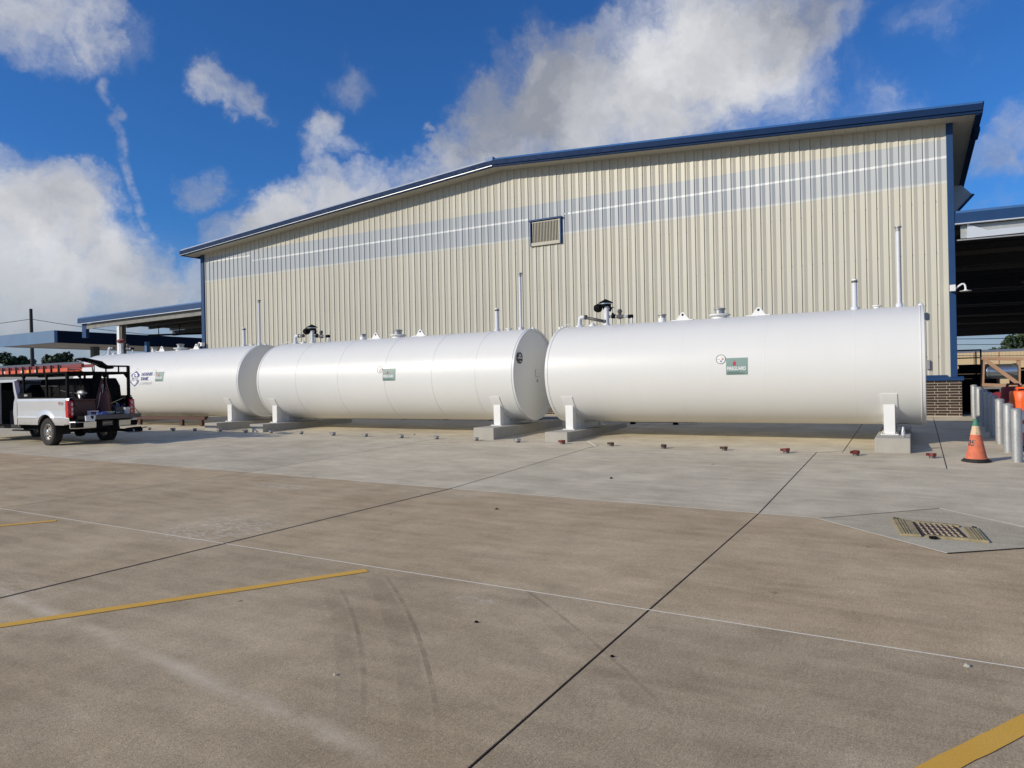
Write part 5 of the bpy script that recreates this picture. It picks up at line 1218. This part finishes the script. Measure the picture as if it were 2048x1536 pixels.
mb = MB(); mb.tube([(0, -.06, .14), (0, -.02, -.15)], .02, 6); mb.tube([(0, .02, .12), (0, .02, -.15)], .02, 6); mb.tube([(0, -.2, .17), (0, .35, -.0)], .012, 5); mb.build('bracket', M_grey, g)
g = trk('hose_bundle', 'dark red hoses hanging in a cone shaped bundle in the truck bed', 'hoses', (1.0, .16, .88))
rr = random.Random(5)
for k in range(11):
    a = -1+2*k/10; mb = MB(); w = .27
    mb.tube([(rr.uniform(-.03, .03), .0+a*.05, 1.10), (rr.uniform(-.05, .05), a*.14, .75), (rr.uniform(-.05, .05), a*w, .30), (rr.uniform(-.05, .05), a*w*1.05, .05)], [.03, .035, .036, .036], 7); mb.build('hose', M_hose, g)
mb = MB(); mb.lathe([(.25, .05), (.19, .45), (.10, .85), (.04, 1.08)], (-.04, .02, 0), 'z', 14); mb.build('hose_core', M_hose, g)
for (x, y) in ((-.03, -.19), (0, -.1), (.02, .1)):
    mb = MB(); mb.tube([(.06, y*.3, .95), (.06, y*.8, .55), (.065, y*1.2, .2)], .007, 5); mb.build('pale_cord', M_pale, g)
g = trk('white_bucket', 'small white bucket on the right end of the tailgate', 'bucket', (1.62, .52, .905))
mb = MB(); mb.lathe([(0, 0), (.075, 0), (.09, .19), (.095, .20), (.085, .20), (.072, .02), (0, .02)], (0, 0, 0), 'z', 18); mb.build('pail', M_pale, g); mb = MB(); mb.box((.088, -.03, .05), (.092, .03, .14)); mb.build('label_patch', M_grey, g)
g = trk('red_label_box', 'small carton with a red label lying on the tailgate', 'box', (1.45, -.42, .905))
mb = MB(); mb.box((-.07, -.13, 0), (.07, .13, .13)); mb.build('carton', M_pale, g); mb = MB(); mb.box((.0702, -.11, .04), (.073, .05, .10)); mb.build('red_patch', M_red, g)
g = trk('blue_cloth', 'crumpled blue cloth on the tailgate', 'cloth', (1.66, -.28, .905))
mb = MB(); mb.grid(lambda u, v: (-.12+.26*v, -.22+.46*u, .01+.09*sin(pi*u)*sin(pi*v)+.015*sin(21*u+7*v)), 14, 8, True); mb.build('cloth', M_cloth, g)
g = trk('white_bag', 'white bag hanging off the left end of the tailgate', 'bag', (1.78, -.72, .78))
mb = MB(); mb.prism([(-.16, .12), (-.15, -.03), (.10, -.05), (.13, .12), (.02, .14)], 'x', .055, .10); mb.build('bag', M_pale, g); mb = MB(); mb.prism([(-.02, .13), (.0, .05), (.05, .02), (.07, .1)], 'x', .1005, .11); mb.build('strap', M_black, g)
g = trk('yellow_rod', 'thin yellow rod slanting across the right of the bed', 'rod', (1.05, .40, 1.22))
mb = MB(); mb.tube([(0, -.13, -.03), (.02, .35, .17)], .011, 6); mb.build('rod', M_straw, g)
g = trk('straw_offcuts', 'pale yellow wood offcuts scattered on the tailgate', 'offcuts', (1.45, .05, .905))
for k in range(9):
    mb = MB(); a = rr.uniform(-.3, .3)+pi/2; x, y = rr.uniform(-.1, .15), rr.uniform(-.15, .35); l_ = rr.uniform(.06, .16)
    mb.tube([(x-cos(a)*l_, y-sin(a)*l_, .015+k*.008), (x+cos(a)*l_, y+sin(a)*l_, .02+k*.008)], .013, 4, smooth=False); mb.build('offcut', M_straw if k % 3 else M_pale, g)
g = trk('tool_bin', 'dark grey bin of tools at the right side of the bed', 'bin', (1.0, .56, .87))
mb = MB(); mb.box((-.2, -.14, 0), (.2, .16, .24)); mb.build('bin', M_dkgrey, g)
for k in range(6):
    mb = MB(); x, y = rr.uniform(-.15, .15), rr.uniform(-.1, .14); mb.tube([(x, y, .2), (x+rr.uniform(-.06, .06), y+rr.uniform(-.08, .08), .24+rr.uniform(.05, .16))], .016, 6); mb.build('handle', M_grey if k % 2 else M_cloth, g)
g = trk('dark_planks', 'dark wooden planks along the far bed rail', 'planks', (.2, .78, 1.0))
for k in range(4):
    mb = MB(); mb.box((-1.2, -.03, k*.12), (.9, .02, k*.12+.11)); mb.build('plank', M_brown if k % 2 else M_black, g)
# bits hanging beyond the bumper on the far side
g = thing('floor_jack', 'low dark jack on the ground behind the truck rear wheel', 'jack', (-22.6, 14.3, gz(-22.6, 14.3)))
mb = MB(); mb.prism([(-.3, .03), (-.3, .12), (.2, .17), (.28, .10), (.28, .03)], 'y', -.12, .12); mb.build('jack_body', M_black, g)
mb = MB(); mb.tube([(.2, 0, .10), (.62, .05, .16)], .016, 6); mb.build('jack_handle', M_black, g)
for x in (-.22, .2):
    mb = MB(); mb.lathe([(0, -.14), (.05, -.14), (.05, .14), (0, .14)], (x, 0, .05), 'y', 10); mb.build('caster', M_grey, g)
bpy.context.view_layer.update()
